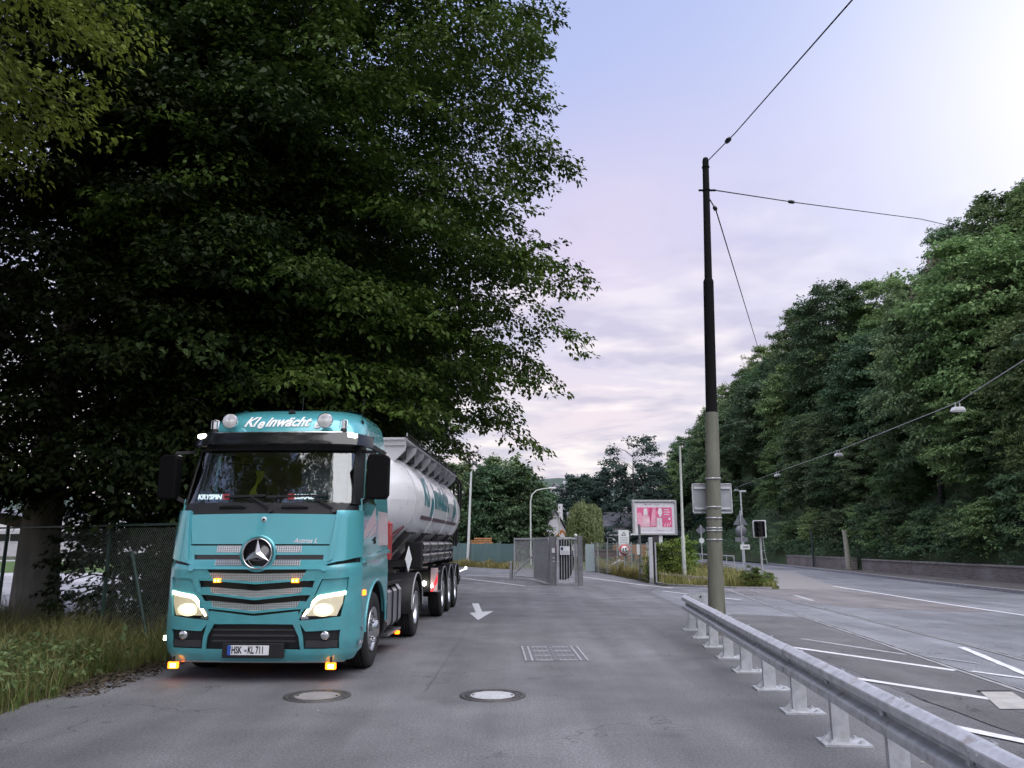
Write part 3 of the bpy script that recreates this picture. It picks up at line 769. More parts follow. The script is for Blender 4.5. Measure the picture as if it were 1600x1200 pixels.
# wipers
for x0, x1 in ((-.02, -.55), (.80, .02)):
    mb = MB(); a_ = FP(x0 + .12, 2.12, .03); b_ = FP(x0 - .22 if x0 > .5 else x0 - .2, 2.30, .035)
    mb.bar(a_, b_, .022, .02); c1 = FP(x0 + .02, 2.305, .022); c2 = FP(x1, 2.285, .022); mb.bar(c1, c2, .014, .03); mb.build('wiper', BLACK, T)
    mb = MB(); mb.cyl(FP(x0 + .12, 2.10, .0), FP(x0 + .12, 2.10, .05), .03, 12); mb.build('wiper_pivot', BLACK, T)
for x in (-.42, .40):
    mb = MB(); mb.bar(FP(x - .18, 2.155, .02), FP(x + .18, 2.155, .02), .03, .035); mb.build('grab_handle', BGLOSS, T, .012)
# roof lettering, lamps, aerials
RL = lambda u, v: FP(u, v, .008)
text_runs([('Kl', -.50, 3.205, .215, .35, .0075), ('e', -.292, 3.178, .215, .35, .0075), ('inwächt', -.155, 3.205, .215, .35, .0075), ('e', .60, 3.178, .215, .35, .0075), ('r', .73, 3.205, .215, .35, .0075)],
          lambda u, v: FP(-.50 + (u + .50) * .885 - .005, 3.275 + (v - 3.205) * .95, .01), 'roof_lettering', WHITE, T)
mb = MB(); mb.tube([FP(x, 3.135, .10) for x in np.linspace(-.98, .98, 14)], .018, 8); lb = mb.build('light_bar', CHROME, T)
for x in (-.64, .66):
    c_ = FP(x, 3.265, .16)
    mb = MB(); mb.lathe([(.0, .10), (.06, .09), (.10, .04), (.108, .0), (.100, -.01)], c_, 'Y', 24); sp = mb.build('spot_lamp', CHROME, T)
    mb = MB(); mb.lathe([(.0, -.022), (.06, -.018), (.099, -.006)], c_, 'Y', 24); mb.build('lamp_glass', M('spot_glass', (.80, .80, .84), .12, metal=.3, var=.35, scale=18), sp)
    mb = MB(); mb.b2(c_.x - .015, c_.x + .015, c_.y, c_.y + .03, 3.12, 3.16); mb.build('foot', BLACK, sp)
for x in (-.83, .87):
    c_ = FP(x, 3.22, .12); mb = MB(); mb.cyl(c_ + Vector((0, 0, -.05)), c_ + Vector((0, 0, .055)), .035, 14); bc = mb.build('beacon', LENS, T, .008)
    mb = MB(); mb.cyl(c_ + Vector((0, 0, -.10)), c_ + Vector((0, 0, -.05)), .045, 14, .04); mb.build('beacon_base', BLACK, bc)
    mb = MB()
    for k in (-1, 1): mb.tube([c_ + Vector((.05 * k, -.02, -.05)), c_ + Vector((.05 * k, -.02, .06)), c_ + Vector((.0, -.02, .075))], .006, 6)
    mb.build('beacon_guard', CHROME, bc)
mb = MB(); p_ = FP(.08, 3.50, .0); mb.prism([(-.05, 0), (.05, 0), (.02, .05), (-.02, .05)], lambda u, v, w: (p_.x + u, p_.y + w, p_.z + v), -.03, .05); mb.build('aerial_fin', BLACK, T)
mb = MB(); mb.cyl((1.05, .95, 3.34), (1.05, .93, 3.42), .022, 8); mb.tube([(1.05, .93, 3.42), (1.06, .95, 3.74)], .005, 5); mb.build('aerial', BLACK, T)
mb = MB(); mb.tube([(.1, 1.15, 3.58), (.1, 1.17, 3.82)], .005, 5); mb.build('aerial', BLACK, T)
# cab sides
def SP(s):
    def f(y, z, d):
        w = prof(z)[1]; return Vector((s * (w + d), y, z))
    return f
SILV = M('silver_graphic', (.52, .44, .46), .35, var=.1, coat=.4)
for s in (1, -1):
    P = SP(s); k = dict(P=P, n=10)
    fr = lambda z: prof(z)[0] + prof(z)[2] + .07
    patch('door_pillar', [(fr(3.0) - .02, 3.04), (fr(2.6) - .02, 2.6), (fr(2.2) - .02, 2.2)], [(fr(3.0) + .06, 3.04), (fr(2.6) + .03, 2.6), (fr(2.2) + .02, 2.2)], TEAL, d=.01, th=.04, **k)
    dr = patch('door', [(.43, 2.28), (.9, 2.24), (1.28, 2.24)], [(.42, 1.50), (.9, 1.52), (1.28, 1.56)], TEAL, d=.014, th=.05, P=P, n=10, bevel=.004)
    patch('door_frame', [(.76, 3.03), (1.28, 3.03)], [(.74, 2.96), (1.28, 2.96)], TEAL, d=.012, th=.04, parent=dr, P=P, n=8)
    patch('window_seal', [(.75, 2.97), (1.22, 2.97)], [(.52, 2.27), (1.22, 2.25)], BLACK, d=-.012, th=.01, parent=dr, P=P, n=8) if False else None
    patch('side_window', [(.755, 2.965), (1.22, 2.965)], [(.50, 2.27), (1.22, 2.25)], GLASSD, d=.004, th=.006, parent=dr, P=P, n=8)
    patch('window_trim', [(.48, 2.285), (1.24, 2.255)], [(.48, 2.26), (1.24, 2.225)], CHROME, d=.022, th=.02, parent=dr, P=P, n=8, m=2)
    patch('window_trim', [(.75, 2.985), (1.25, 2.985)], [(.75, 2.965), (1.25, 2.965)], CHROME, d=.02, th=.02, parent=dr, P=P, n=8, m=2)
    patch('door_graphic', [(.46, 1.80), (.72, 1.96), (1.24, 2.20)], [(.44, 1.74), (.72, 1.80), (1.24, 1.98)], SILV, d=.0155, th=.002, parent=dr, **k)
    patch('door_graphic', [(.80, 1.78), (1.0, 1.86), (1.26, 1.95)], [(.80, 1.77), (1.0, 1.80), (1.26, 1.85)], SILV, d=.0155, th=.002, parent=dr, **k)
    patch('handle_recess', [(1.08, 1.77), (1.24, 1.79)], [(1.08, 1.68), (1.24, 1.69)], BLACK, d=.0165, th=.002, parent=dr, P=P, n=4, m=3)
    patch('handle', [(1.08, 1.75), (1.24, 1.77)], [(1.08, 1.725), (1.24, 1.745)], BGLOSS, d=.04, th=.02, parent=dr, P=P, n=4, m=2)
    patch('rear_quarter', [(1.295, 3.03), (2.11, 3.03)], [(1.295, 1.57), (2.11, 1.60)], TEAL, d=.012, th=.05, P=P, n=8, bevel=.004)
    patch('locker_lid', [(1.42, 2.15), (2.06, 2.15)], [(1.42, 1.66), (2.06, 1.66)], SILV if s > 0 else TEAL, d=.018, th=.006, P=P, n=8, bevel=.003)
    patch('roof_gutter', [(.74, 3.10), (2.12, 3.10)], [(.74, 3.035), (2.12, 3.035)], BLACK, d=.03, th=.04, P=P, n=10, m=2)
    patch('sill_trim', [(.42, 1.50), (.9, 1.52), (1.28, 1.56), (2.11, 1.60)], [(.40, 1.44), (.9, 1.47), (1.28, 1.51), (2.11, 1.55)], TEALD, d=.045, th=.06, P=P, n=16, m=3)
    # wheel arch panel: from the sill down to an arc
    ax, ar_ = 1.30, .66
    top = [(y, 1.44 if y < .6 else 1.48 + .05 * (y - .6) / 1.5) for y in np.linspace(.40, 2.05, 24)]
    bot = []
    for y, z in top:
        dy = y - ax
        bot.append((y, .52 + math.sqrt(max(.0, ar_ ** 2 - dy * dy)) if abs(dy) < ar_ else .50 if y < ax else .62))
    patch('wheel_arch', top, bot, TEALD, d=.012, th=.05, P=P, n=40, m=8)
    mb = MB(); mb.tube([(s * 1.262, ax + ar_ * math.cos(a), .52 + ar_ * math.sin(a)) for a in np.linspace(R(5), R(178), 24)], .02, 6); mb.build('arch_lip', TEALD, T)
    mb = MB(); rows = [[(s * xx, ax + (ar_ + .01) * math.cos(a), .52 + (ar_ + .01) * math.sin(a)) for a in np.linspace(0, PI, 20)] for xx in (1.24, .75)]; mb.grid(rows, True); mb.build('arch_liner', BLACK, T)
    patch('cab_step', [(.40, .95), (.62, .92)], [(.40, .30), (.66, .35)], TEALD, d=.006, th=.05, P=P, n=6)
    mb = MB(); mb.b2(s * 1.235, s * 1.285, .46, .56, 1.02, 1.09); mb.build('side_turn_lamp', AMBER, T, .012)
    # mirror
    mr_ = MB(); cx = s * 1.43
    mr_.prism([(-.135, -.30), (.10, -.30), (.135, -.24), (.135, .26), (.08, .30), (-.10, .30), (-.135, .26)], lambda u, v, w: (cx + s * u, .36 + w + (.05 if u > 0 else 0), 2.57 + v), -.09, .11)
    mo = mr_.build('mirror', M('mirror_black', (.003, .003, .004), .8, spec=.15, var=.2), T, .025, seg=3)
    mb = MB(); mb.bar((cx - s * .05, .38, 2.33), (s * 1.19, .48, 2.22), .05, .05); mb.bar((cx - s * .05, .38, 2.90), (s * 1.16, .56, 2.93), .04, .04); mb.build('mirror_arm', BLACK, mo)
    mb = MB(); mb.b2(cx - .11, cx + .11, .475, .48, 2.36, 2.88); mb.build('mirror_glass', CHROME, mo)
mb = MB(); mb.tube([(1.27, .40, .63), (1.27, .46, .60), (1.27, .52, .63)], .012, 6); mb.build('step_grip', CHROME, T)
mb = MB(); mb.b2(-.9, .9, .25, 2.05, .95, 1.28); mb.build('cab_floor', BLACK, T)
# inside the cab
BEIGE = M('cab_lining', (.62, .54, .38), .8, var=.12)
SEATM = M('seat_cloth', (.025, .025, .03), .85, var=.3)
mb = MB(); mb.b2(-1.12, 1.12, .50, .86, 1.9, 2.24); mb.build('dashboard', BLACK, T, .03)
mb = MB(); mb.b2(-1.1, 1.1, 1.95, 2.04, 2.0, 3.0); mb.build('sleeper_lining', BEIGE, T)
mb = MB(); mb.b2(-1.08, 1.08, .5, 2.0, 3.0, 3.02); mb.build('headlining', BEIGE, T)
mb = MB(); mb.b2(-1.05, 1.05, 1.40, 1.95, 2.0, 2.28); mb.build('bunk', M('bunk_cloth', (.30, .28, .24), .9), T, .04)
mb = MB(); mb.b2(-1.05, 1.05, 1.5, 1.95, 2.86, 2.90); mb.build('shelf', BEIGE, T)
for x in (-.58, .58):
    mb = MB(); mb.b2(x - .24, x + .24, 1.02, 1.16, 1.9, 2.62); mb.b2(x - .14, x + .14, 1.04, 1.14, 2.63, 2.82); mb.build('seat', SEATM, T, .05)
mb = MB(); mb.tube([(.58 + .21 * math.cos(a), .80 + .06 * math.sin(a), 2.28 + .13 * math.sin(a)) for a in np.linspace(0, 2 * PI, 24, endpoint=False)], .014, 6, closed=True); mb.build('steering_wheel', BLACK, T)
mb = MB(); mb.grid([[(-.46 + .05 * math.sin(k), .90 + .02 * math.cos(k * 2), 2.70 - .07 * k), (-.37 + .06 * math.sin(k + 1), .91, 2.70 - .07 * k)] for k in range(6)], False); mb.build('high_vis_vest', M('vest_yellow', (.72, .80, .03), .7), T)
mb = MB(); mb.grid([[(x + .03 * (z - 2.3), .70 + .015 * math.sin(9 * x), z) for x in np.linspace(.28, .94, 9)] for z in np.linspace(2.93, 2.26, 5)], True); mb.build('reflection_sheet', M('painted_reflection', (.34, .36, .42), .8, var=.25, scale=7), T)  # pale sheet stands in for bright sky mirrored in the windscreen
SIGN = M('name_sign', (.05, .20, .26), .4)
SIGNL = M('sign_letter', (.9, .92, .95), .4, emit=(.9, .95, 1.), estr=.9)
for x0, x1, body in ((-.98, -.56, 'KRYSPIN'), (.32, .80, 'ŁUKASZ')):
    yy = fy((x0 + x1) / 2, 2.3) + .05
    sg_ = MB(); sg_.b2(x0, x1, yy, yy + .02, 2.25, 2.35); sg_ = sg_.build('name_plate', SIGN, T)
    text_runs([(body, x0 + .03, 2.268, .085, .15, .004)], lambda u, v: (x0 + .03 + (u - x0 - .03) * (.98 if body[0] == 'K' else .95), yy - .004, v), 'name_lettering', SIGNL, sg_)
    xe = x1 if body[0] == 'K' else x0
    mb = MB(); mb.b2(xe - .05, xe + .04, yy - .012, yy - .006, 2.26, 2.335); mb.build('pennant', M('pennant_red', (.65, .05, .06), .5, emit=(.8, .05, .05), estr=.25), sg_)

# chassis, tanks, wheels
mb = MB()
for s in (-1, 1): mb.b2(s * .38, s * .46, .9, 6.3, .68, .94)
for y in (1.3, 2.6, 3.9, 5.0, 6.1): mb.b2(-.40, .40, y - .06, y + .06, .72, .90)
mb.build('chassis', CHAS, T)
mb = MB(); mb.b2(-.5, .5, 4.4, 5.7, .94, 1.06); mb.prism([(-.48, 4.5), (.48, 4.5), (.48, 5.3), (.15, 5.75), (.1, 5.2), (-.1, 5.2), (-.15, 5.75), (-.48, 5.3)], lambda u, v, w: (u, v, w), 1.06, 1.12); mb.build('fifth_wheel', CHAS, T)
mb = MB(); mb.b2(-.6, .6, .45, 2.0, .52, .95); mb.build('engine', CHAS, T, .05)
for s in (1, -1):
    mb = MB(); mb.prism([(.60, .36), (1.10, .36), (1.19, .45), (1.19, .93), (1.12, 1.02), (.60, 1.02)], lambda u, v, w: (s * u, w, v), 2.38, 3.66)
    ft = mb.build('fuel_tank', ALU if s > 0 else CHAS, T, .04, seg=3)
    for yy in (2.86, 3.30):
        mb = MB(); mb.prism([(.60, .35), (1.11, .35), (1.205, .445), (1.205, .935), (1.13, 1.035), (.60, 1.035)], lambda u, v, w: (s * u, w, v), yy - .02, yy + .02); mb.build('tank_strap', BLACK, ft)
    mb = MB(); mb.prism([(.55, .30), (1.14, .30), (1.22, .42), (1.22, .95), (1.14, 1.06), (.55, 1.06)], lambda u, v, w: (s * u, w, v), 2.10, 2.34); st = mb.build('step_box', BLACK, T, .02)
    for zz in (.52, .80):
        mb = MB(); mb.b2(s * 1.20, s * 1.235, 2.13, 2.32, zz, zz + .03); mb.build('step', ALU, st)
    mb = MB(); mb.b2(s * 1.10, s * 1.235, 2.12, 3.62, 1.055, 1.085); mb.build('side_rail', BLACK, T)
    mb = MB(); mb.b2(s * 1.16, s * 1.23, 3.3, 3.37, .22, .27); mb.build('side_marker', AMBER, T)
    mb = MB(); mb.b2(s * .9, s * 1.2, 2.5, 3.6, .27, .31); mb.build('tank_skirt', ALU, T)
    # rear mudguards
    mb = MB(); rows = [[(s * xx, 5.0 + .62 * math.cos(a), .53 + .62 * math.sin(a)) for a in np.linspace(R(-8), R(188), 26)] for xx in (1.245, .60)]
    rows2 = [[(s * xx, 5.0 + .60 * math.cos(a), .53 + .60 * math.sin(a)) for a in np.linspace(R(-8), R(188), 26)] for xx in (1.245, .60)]
    mb.grid(rows, True, rows2); mb.build('mudguard', BLACK, T)
    mb = MB(); mb.tube([(s * 1.245, 5.0 + .615 * math.cos(a), .53 + .615 * math.sin(a)) for a in np.linspace(R(0), R(180), 24)], .016, 6); mb.build('mudguard_rim', M('grey_edge', (.30, .30, .32), .4, var=.15), T)

def wheel(parent, x, y, s, dual=False, front=False, r=.515):
    w = .30 if front else .29
    m = MB()
    def tyre(xo):
        pr = [(.29, -w / 2 + .03), (.33, -w / 2), (r - .09, -w / 2 - .006), (r - .025, -w / 2 + .01), (r - .004, -w / 2 + .035)]
        gx = (-.07, -.025, .025, .07)
        for g_ in gx: pr += [(r, g_ - .012), (r - .014, g_ - .008), (r - .014, g_ + .008), (r, g_ + .012)]
        pr += [(r - .004, w / 2 - .035), (r - .025, w / 2 - .01), (r - .09, w / 2 + .006), (.33, w / 2), (.29, w / 2 - .03)]
        m.lathe(pr, (xo, 0, 0), 'X', 44)
    tyre(0)
    if dual: tyre(-s * .33)
    q = m.build('wheel', RUB, parent); q.location = (x, y, r)
    e = s * w / 2
    m = MB()
    if front:
        m.lathe([(.292, e * .82), (.300, e * 1.0), (.286, e * 1.02), (.27, e * .75), (.255, e * .62), (.20, e * .80), (.155, e * 1.0), (.11, e * 1.12), (.10, e * 1.45), (.0, e * 1.5)], (0, 0, 0), 'X', 40)
    else:
        m.lathe([(.292, e * .82), (.300, e * 1.0), (.286, e * 1.02), (.27, e * .60), (.25, e * .05), (.215, -e * .25), (.16, -e * .25), (.13, e * .0), (.125, e * .55), (.10, e * .75), (.0, e * .78)], (0, 0, 0), 'X', 40)
    rm = m.build('rim', ALU, q)
    m = MB()
    for k in range(10):
        a = 2 * PI * k / 10; rr = .165 if front else .185
        xo = e * 1.0 if front else -e * .22
        m.cyl((xo, rr * math.cos(a), rr * math.sin(a)), (xo + s * .04, rr * math.cos(a), rr * math.sin(a)), .015, 6)
    m.build('wheel_nut', CHROME, rm)['kind'] = 'stuff'
    m = MB()
    for k in range(10):
        a = 2 * PI * (k + .5) / 10; rr = .227 if front else .232
        xo = e * .735 if front else -e * .10
        m.cyl((xo - s * .02, rr * math.cos(a), rr * math.sin(a)), (xo + s * .012, rr * math.cos(a), rr * math.sin(a)), .024, 10)
    m.build('hand_hole', BGLOSS, rm)['kind'] = 'stuff'
    return q
for s in (1, -1):
    wheel(T, s * 1.08, 1.30, s, front=True)
    wheel(T, s * 1.075, 5.0, s, dual=True)
mb = MB(); mb.cyl((-1, 1.30, .515), (1, 1.30, .515), .07, 10); mb.cyl((-1, 5.0, .515), (1, 5.0, .515), .11, 10); mb.ball((0, 5.0, .515), .24); mb.build('axle', CHAS, T)

# ------------------------------------------------------------------ tank trailer
TW = M('tank_white', (.88, .88, .90), .28, var=.05, scale=1.2, coat=.5)
TG = M('tank_grey', (.46, .46, .48), .5, var=.1)
TEALT = M('teal_lettering', (.02, .22, .25), .4, var=.05)
K = thing('tank_trailer', 'white silo tank trailer with teal lettering coupled behind the turquoise tractor', 'trailer', TRUCK_LOC, TRUCK_RZ)
TS = [(2.62, .05, .05, 2.42), (2.66, .30, .28, 2.42), (2.76, .52, .48, 2.42), (3.0, .74, .68, 2.43), (3.5, .92, .83, 2.45), (4.2, 1.09, .95, 2.48), (4.8, 1.19, 1.02, 2.50), (5.2, 1.225, 1.05, 2.5), (8, 1.23, 1.05, 2.50), (12.2, 1.225, 1.05, 2.5), (12.7, 1.19, 1.02, 2.5), (13.2, 1.0, .88, 2.5), (13.5, .72, .64, 2.5), (13.6, .35, .3, 2.5), (13.62, .02, .02, 2.5)]
def tsec(y):
    for a, b in zip(TS, TS[1:]):
        if a[0] <= y <= b[0]:
            t = (y - a[0]) / (b[0] - a[0]); return tuple(a[i] + (b[i] - a[i]) * t for i in (1, 2, 3))
    return TS[-1][1:]
def TP(y, ang, d=0.):
    rx, rz_, cz = tsec(y); return Vector(((rx + d) * math.cos(ang), y, cz + (rz_ + d) * math.sin(ang)))
ys = sorted(set([t[0] for t in TS] + list(np.linspace(5.2, 12.2, 9)) + [3.2, 3.8, 4.5, 5.0]))
mb = MB(); mb.grid([[TP(y, a) for a in np.linspace(0, 2 * PI, 49)] for y in ys], True); tank = mb.build('tank', TW, K)
for y in (4.86, 7.1, 9.4, 11.7):
    mb = MB(); mb.tube([TP(y, a, .004) for a in np.linspace(0, 2 * PI, 48, endpoint=False)], .010, 5, closed=True); mb.build('weld_seam', TG if y < 5 else TW, tank)
# lettering on the visible flank: u runs rearwards, v upwards
def FL(u, v):
    rx, rz_, cz = tsec(u); z = v; c_ = max(-.98, min(.98, (z - cz) / rz_)); return ((rx + .006) * math.sqrt(1 - c_ * c_), u, z)
text_runs([('Kl', 5.75, 2.47, .80, .30, .03), ('e', 6.65, 2.27, .80, .30, .03), ('inwächt', 7.20, 2.47, .80, .30, .03), ('e', 10.55, 2.27, .80, .30, .03), ('r', 11.05, 2.47, .80, .30, .03)], FL, 'tank_lettering', TEALT, K)
mb = MB(); mb.grid([[FL(u, 2.235) for u in np.linspace(5.6, 11.7, 12)], [FL(u, 2.16) for u in np.linspace(5.6, 11.7, 12)]], True); mb.build('tank_stripe', M('stripe_plum', (.10, .045, .06), .4), K)
mb = MB(); mb.grid([[FL(u, 2.33) for u in np.linspace(9.3, 11.3, 6)], [FL(u, 2.30) for u in np.linspace(9.3, 11.3, 6)]], True); mb.build('tank_lettering_line', TG, K)
# walkway with support gussets
mb = MB(); mb.b2(-.75, 1.02, 4.55, 4.62, 3.52, 3.66); mb.b2(-.75, 1.02, 4.50, 13.2, 3.62, 3.66); mb.build('walkway', TG, K)
mb = MB(); mb.b2(.70, .86, 4.66, 13.0, 3.36, 3.60); mb.build('gusset_gap_shade', CHAS, K)  # dark box added behind the gussets to paint shade into the gaps
GUS = [(0, 0), (.30, .0), (.42, .17), (.40, .26), (-.05, .26)]
for k in range(9):
    y = 4.62 + k * .98; c_ = TP(min(y, 12.0), R(57), -.02)
    mb = MB(); mb.prism([(0, -.04), (.16, -.16), (.46, .12), (.48, .24), (-.12, .24)], lambda u, v, w: (c_.x + u * .85, y + w, c_.z + v * .9), -.03, .03); mb.build('gusset', TG, K)
mb = MB(); mb.tube([(1.02, 4.62, 3.69), (1.02, 13.1, 3.69)], .018, 6); mb.tube([(1.02, 4.9, 3.76), (1.02, 13.1, 3.76)], .012, 6)
mb.build('hand_rail', CHAS, K)
for k in range(6):
    y = 4.7 + k * 1.55; mb = MB(); mb.tube([(1.02, y, 3.64), (1.02, y, 3.77)], .012, 6); mb.build('rail_post', TG, K)
for y in (6.2, 8.4, 10.6):
    mb = MB(); mb.cyl((0, y, 3.5), (0, y, 3.74), .28, 20); mb.build('hatch', ALU, K)
# rear hoses and ladder
for k, (x, y) in enumerate(((1.0, 13.4), (.9, 13.6), (.75, 13.7))):
    mb = MB(); mb.tube([(x, y - .3, 3.62), (x + .12, y, 3.45), (x + .14, y + .05, 2.9 - .2 * k), (x + .05, y, 2.3), (x, y - .02, 1.6)], .035, 8); mb.build('hose', RUB, K)
mb = MB()
for x in (.3, .65): mb.tube([(x, 13.68, 3.6), (x, 13.68, 1.0)], .016, 6)
for k in range(9): mb.tube([(.3, 13.68, 1.15 + k * .27), (.65, 13.68, 1.15 + k * .27)], .012, 6)
mb.build('ladder', ALU, K)
# frame, saddles, outlets
mb = MB()
for s in (-1, 1): mb.b2(s * .44, s * .54, 3.6, 12.9, 1.12, 1.34)
for y in (3.7, 5.2, 7, 8.4, 9.7, 11, 12.8): mb.b2(-.5, .5, y - .05, y + .05, 1.14, 1.30)
mb.b2(-.62, .62, 3.5, 5.6, 1.12, 1.2)
mb.build('frame', CHAS, K)
MAR = M('maroon_steel', (.10, .035, .04), .5, var=.3)
for y in (4.9, 6.9, 9.0, 11.2):
    for s in (-1, 1):
        mb = MB(); mb.prism([(.50, 1.34), (.62, 1.34), (1.08, 1.86), (.98, 1.94)], lambda u, v, w: (s * u, y + w, v), -.05, .05); mb.b2(s * .92, s * 1.16, y - .05, y + .3, 1.86, 1.90); mb.build('saddle', CHAS, K)
for y in (6.0, 8.0, 10.2):
    mb = MB(); mb.lathe([(.72, .62), (.18, .0), (.16, -.10)], (0, y, 1.02), 'Z', 24); mb.build('outlet_cone', TG, K)
mb = MB(); mb.tube([(.25, 4.2, 1.0), (.25, 12.6, .95)], .06, 10); mb.tube([(.62, 3.6, 1.42), (1.0, 4.6, 2.0)], .035, 6); mb.tube([(.70, 3.5, 1.45), (.52, 3.2, 1.9)], .03, 6); mb.build('pipework', MAR, K)
mb = MB(); mb.b2(-.9, .9, 3.15, 3.3, 1.22, 1.32); mb.tube([(-.6, 3.2, 1.35), (-.6, 3.25, 2.05)], .04, 8); mb.build('front_bulkhead', MAR, K)
# extinguisher box
mb = MB(); mb.b2(.93, 1.15, 2.62, 2.92, 1.42, 2.04); eb = mb.build('extinguisher_box', REDM, K, .03)
mb = MB(); mb.b2(.90, .932, 2.60, 2.94, 1.40, 2.06); mb.build('box_back', BLACK, eb)
mb = MB(); mb.b2(.70, .92, 2.66, 2.9, 1.42, 1.95); mb.build('box_bracket', CHAS, K)
# hazard diamond board
mb = MB(); mb.prism([(0, -.30), (.15, 0), (0, .30), (-.15, 0)], lambda u, v, w: (1.10 + u * .26 + w * .3, 4.75 + u * .9, 1.40 + v * .8), 0, .02); mb.build('warning_diamond', WHITE, K)
mb = MB(); mb.bar((.6, 4.75, 1.25), (1.10, 4.77, 1.3), .03); mb.build('diamond_bracket', CHAS, K)
# side hose lockers (two stacked tubes)
HT = M('hose_tube', (.035, .035, .04), .28, var=.2, coat=.3)
for z in (1.36, 1.58):
    mb = MB(); mb.cyl((1.09, 5.9, z + .03), (1.09, 10.9, z + .03), .125, 20); ht = mb.build('hose_tube', HT, K, .01)
    for y in (6.9, 8.1, 9.3, 10.3):
        mb = MB(); mb.lathe([(.125, -.02), (.134, -.02), (.134, .02), (.125, .02)], (1.09, y, z + .03), 'Y', 20); mb.build('tube_band', BLACK, ht)
mb = MB(); mb.b2(.86, 1.2, 5.72, 5.9, 1.20, 1.72); mb.build('tube_cap', BLACK, K, .02)
mb = MB(); mb.b2(.80, 1.20, 10.91, 10.99, 1.20, 1.78); mb.build('tube_end', BLACK, K)
for y in (6.2, 8.0, 9.66, 10.96):
    mb = MB(); mb.b2(.52, 1.1, y - .03, y + .03, 1.17, 1.22); mb.build('tube_bracket', CHAS, K)
# landing legs, side box with reflector board
for s in (-1, 1):
    mb = MB(); mb.b2(s * .72, s * .84, 5.95, 6.07, .45, 1.2); mb.b2(s * .66, s * .90, 5.9, 6.12, .41, .45); mb.build('landing_leg', CHAS, K)
BOARD = M('marker_board', (.70, .55, .56), .5)
mb = MB(); mb.b2(1.06, 1.22, 7.95, 7.98, .62, 1.14); bo = mb.build('marker_board', BOARD, K)
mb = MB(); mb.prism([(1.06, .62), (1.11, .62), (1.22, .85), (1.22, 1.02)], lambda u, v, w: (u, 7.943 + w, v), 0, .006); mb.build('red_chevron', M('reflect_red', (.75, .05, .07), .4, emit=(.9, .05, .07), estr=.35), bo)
mb = MB(); mb.ball((.92, 7.9, .80), .055, 10, 8); mb.build('marker_lamp', LEDW, K)
mb = MB(); mb.ball((1.10, 7.9, .74), .035, 10, 8); mb.build('marker_lamp', M('lamp_dim', (.9, .85, .8), .3, emit=(1, .85, .7), estr=3), K)
mb = MB(); mb.b2(.6, 1.2, 7.99, 8.42, .60, 1.08); sb = mb.build('side_locker', BLACK, K, .015)
for z in (.60, 1.04):
    mb = MB(); mb.b2(1.2, 1.22, 8.0, 8.40, z, z + .035); mb.build('locker_trim', ALU, sb)
for i, y in enumerate((9.0, 10.31, 11.62)):
    for s in (1, -1):
        wheel(K, s * 1.06, y, s, r=.515)
        mb = MB(); rows = [[(s * xx, y + .60 * math.cos(a), .56 + .60 * math.sin(a)) for a in np.linspace(R(15), R(165), 20)] for xx in (1.235, .86)]
        rows2 = [[(s * xx, y + .585 * math.cos(a), .56 + .585 * math.sin(a)) for a in np.linspace(R(15), R(165), 20)] for xx in (1.235, .86)]
        mb.grid(rows, True, rows2); mg = mb.build('mudguard', BLACK, K)
        mb = MB(); mb.tube([(s * 1.237, y + .593 * math.cos(a), .56 + .593 * math.sin(a)) for a in np.linspace(R(15), R(165), 20)], .012, 6); mb.build('mudguard_rim', MATS['grey_edge'], mg)
    mb = MB(); mb.cyl((-1, y, .515), (1, y, .515), .075, 10); mb.build('axle', CHAS, K)
mb = MB(); mb.b2(-1.2, 1.2, 12.75, 12.85, .62, .78); rb = mb.build('rear_beam', CHAS, K)
mb = MB(); mb.tube([(1.2, 12.7, .9), (1.34, 12.7, .96)], .02, 6); mb.ball((1.37, 12.7, .99), .045, 10, 8); mb.build('outrigger_lamp', M('lamp_white', (.8, .8, .82), .3, emit=(1, 1, 1), estr=.8), K)
mb = MB(); mb.b2(1.0, 1.22, 12.3, 12.34, .55, 1.1); mb.build('mudflap', RUB, K)
# ------------------------------------------------------------------ guard rail
GALV = M('galvanised', (.60, .61, .645), .42, metal=.6, var=.22, scale=9, bump=.12, bscale=40)
GALV2 = M('galvanised_plate', (.56, .57, .60), .5, metal=.55, var=.2, scale=12, bump=.1)
DIRTY = M('galvanised_dull', (.40, .405, .44), .55, metal=.5, var=.25, scale=14)
def stain(m, col, lo, hi, fac, sc):
    t = m.node_tree; N = t.nodes; L = t.links; p = N['Principled BSDF']; src = p.inputs['Base Color'].links[0].from_socket
    c = N.new('ShaderNodeTexCoord'); n = N.new('ShaderNodeTexNoise'); n.inputs['Scale'].default_value = sc; n.inputs['Detail'].default_value = 6; n.inputs['Roughness'].default_value = .7; L.new(c.outputs['Object'], n.inputs['Vector'])
    r = N.new('ShaderNodeMapRange'); r.inputs[1].default_value = lo; r.inputs[2].default_value = hi; r.inputs[4].default_value = fac; L.new(n.outputs[0], r.inputs[0])
    x = N.new('ShaderNodeMix'); x.data_type = 'RGBA'; L.new(r.outputs[0], x.inputs[0]); L.new(src, x.inputs[6]); x.inputs[7].default_value = (*col, 1); L.new(x.outputs[2], p.inputs['Base Color'])
stain(GALV, (.26, .19, .14), .58, .70, .65, 3.5)
stain(GALV2, (.30, .26, .22), .56, .72, .6, 6)
stain(MATS['teal_paint_lower'], (.18, .20, .19), .52, .74, .30, 4)
GX = lambda y: 2.84 + (y - 7.11) * .083
ga = -math.atan(.083)
G = thing('guard_rail', 'galvanised steel guard rail on bolted posts between driveway and road', 'guard rail', (GX(9.5), 9.5, 0))
def gl(p): return (p[0] - GX(9.5), p[1] - 9.5, p[2])
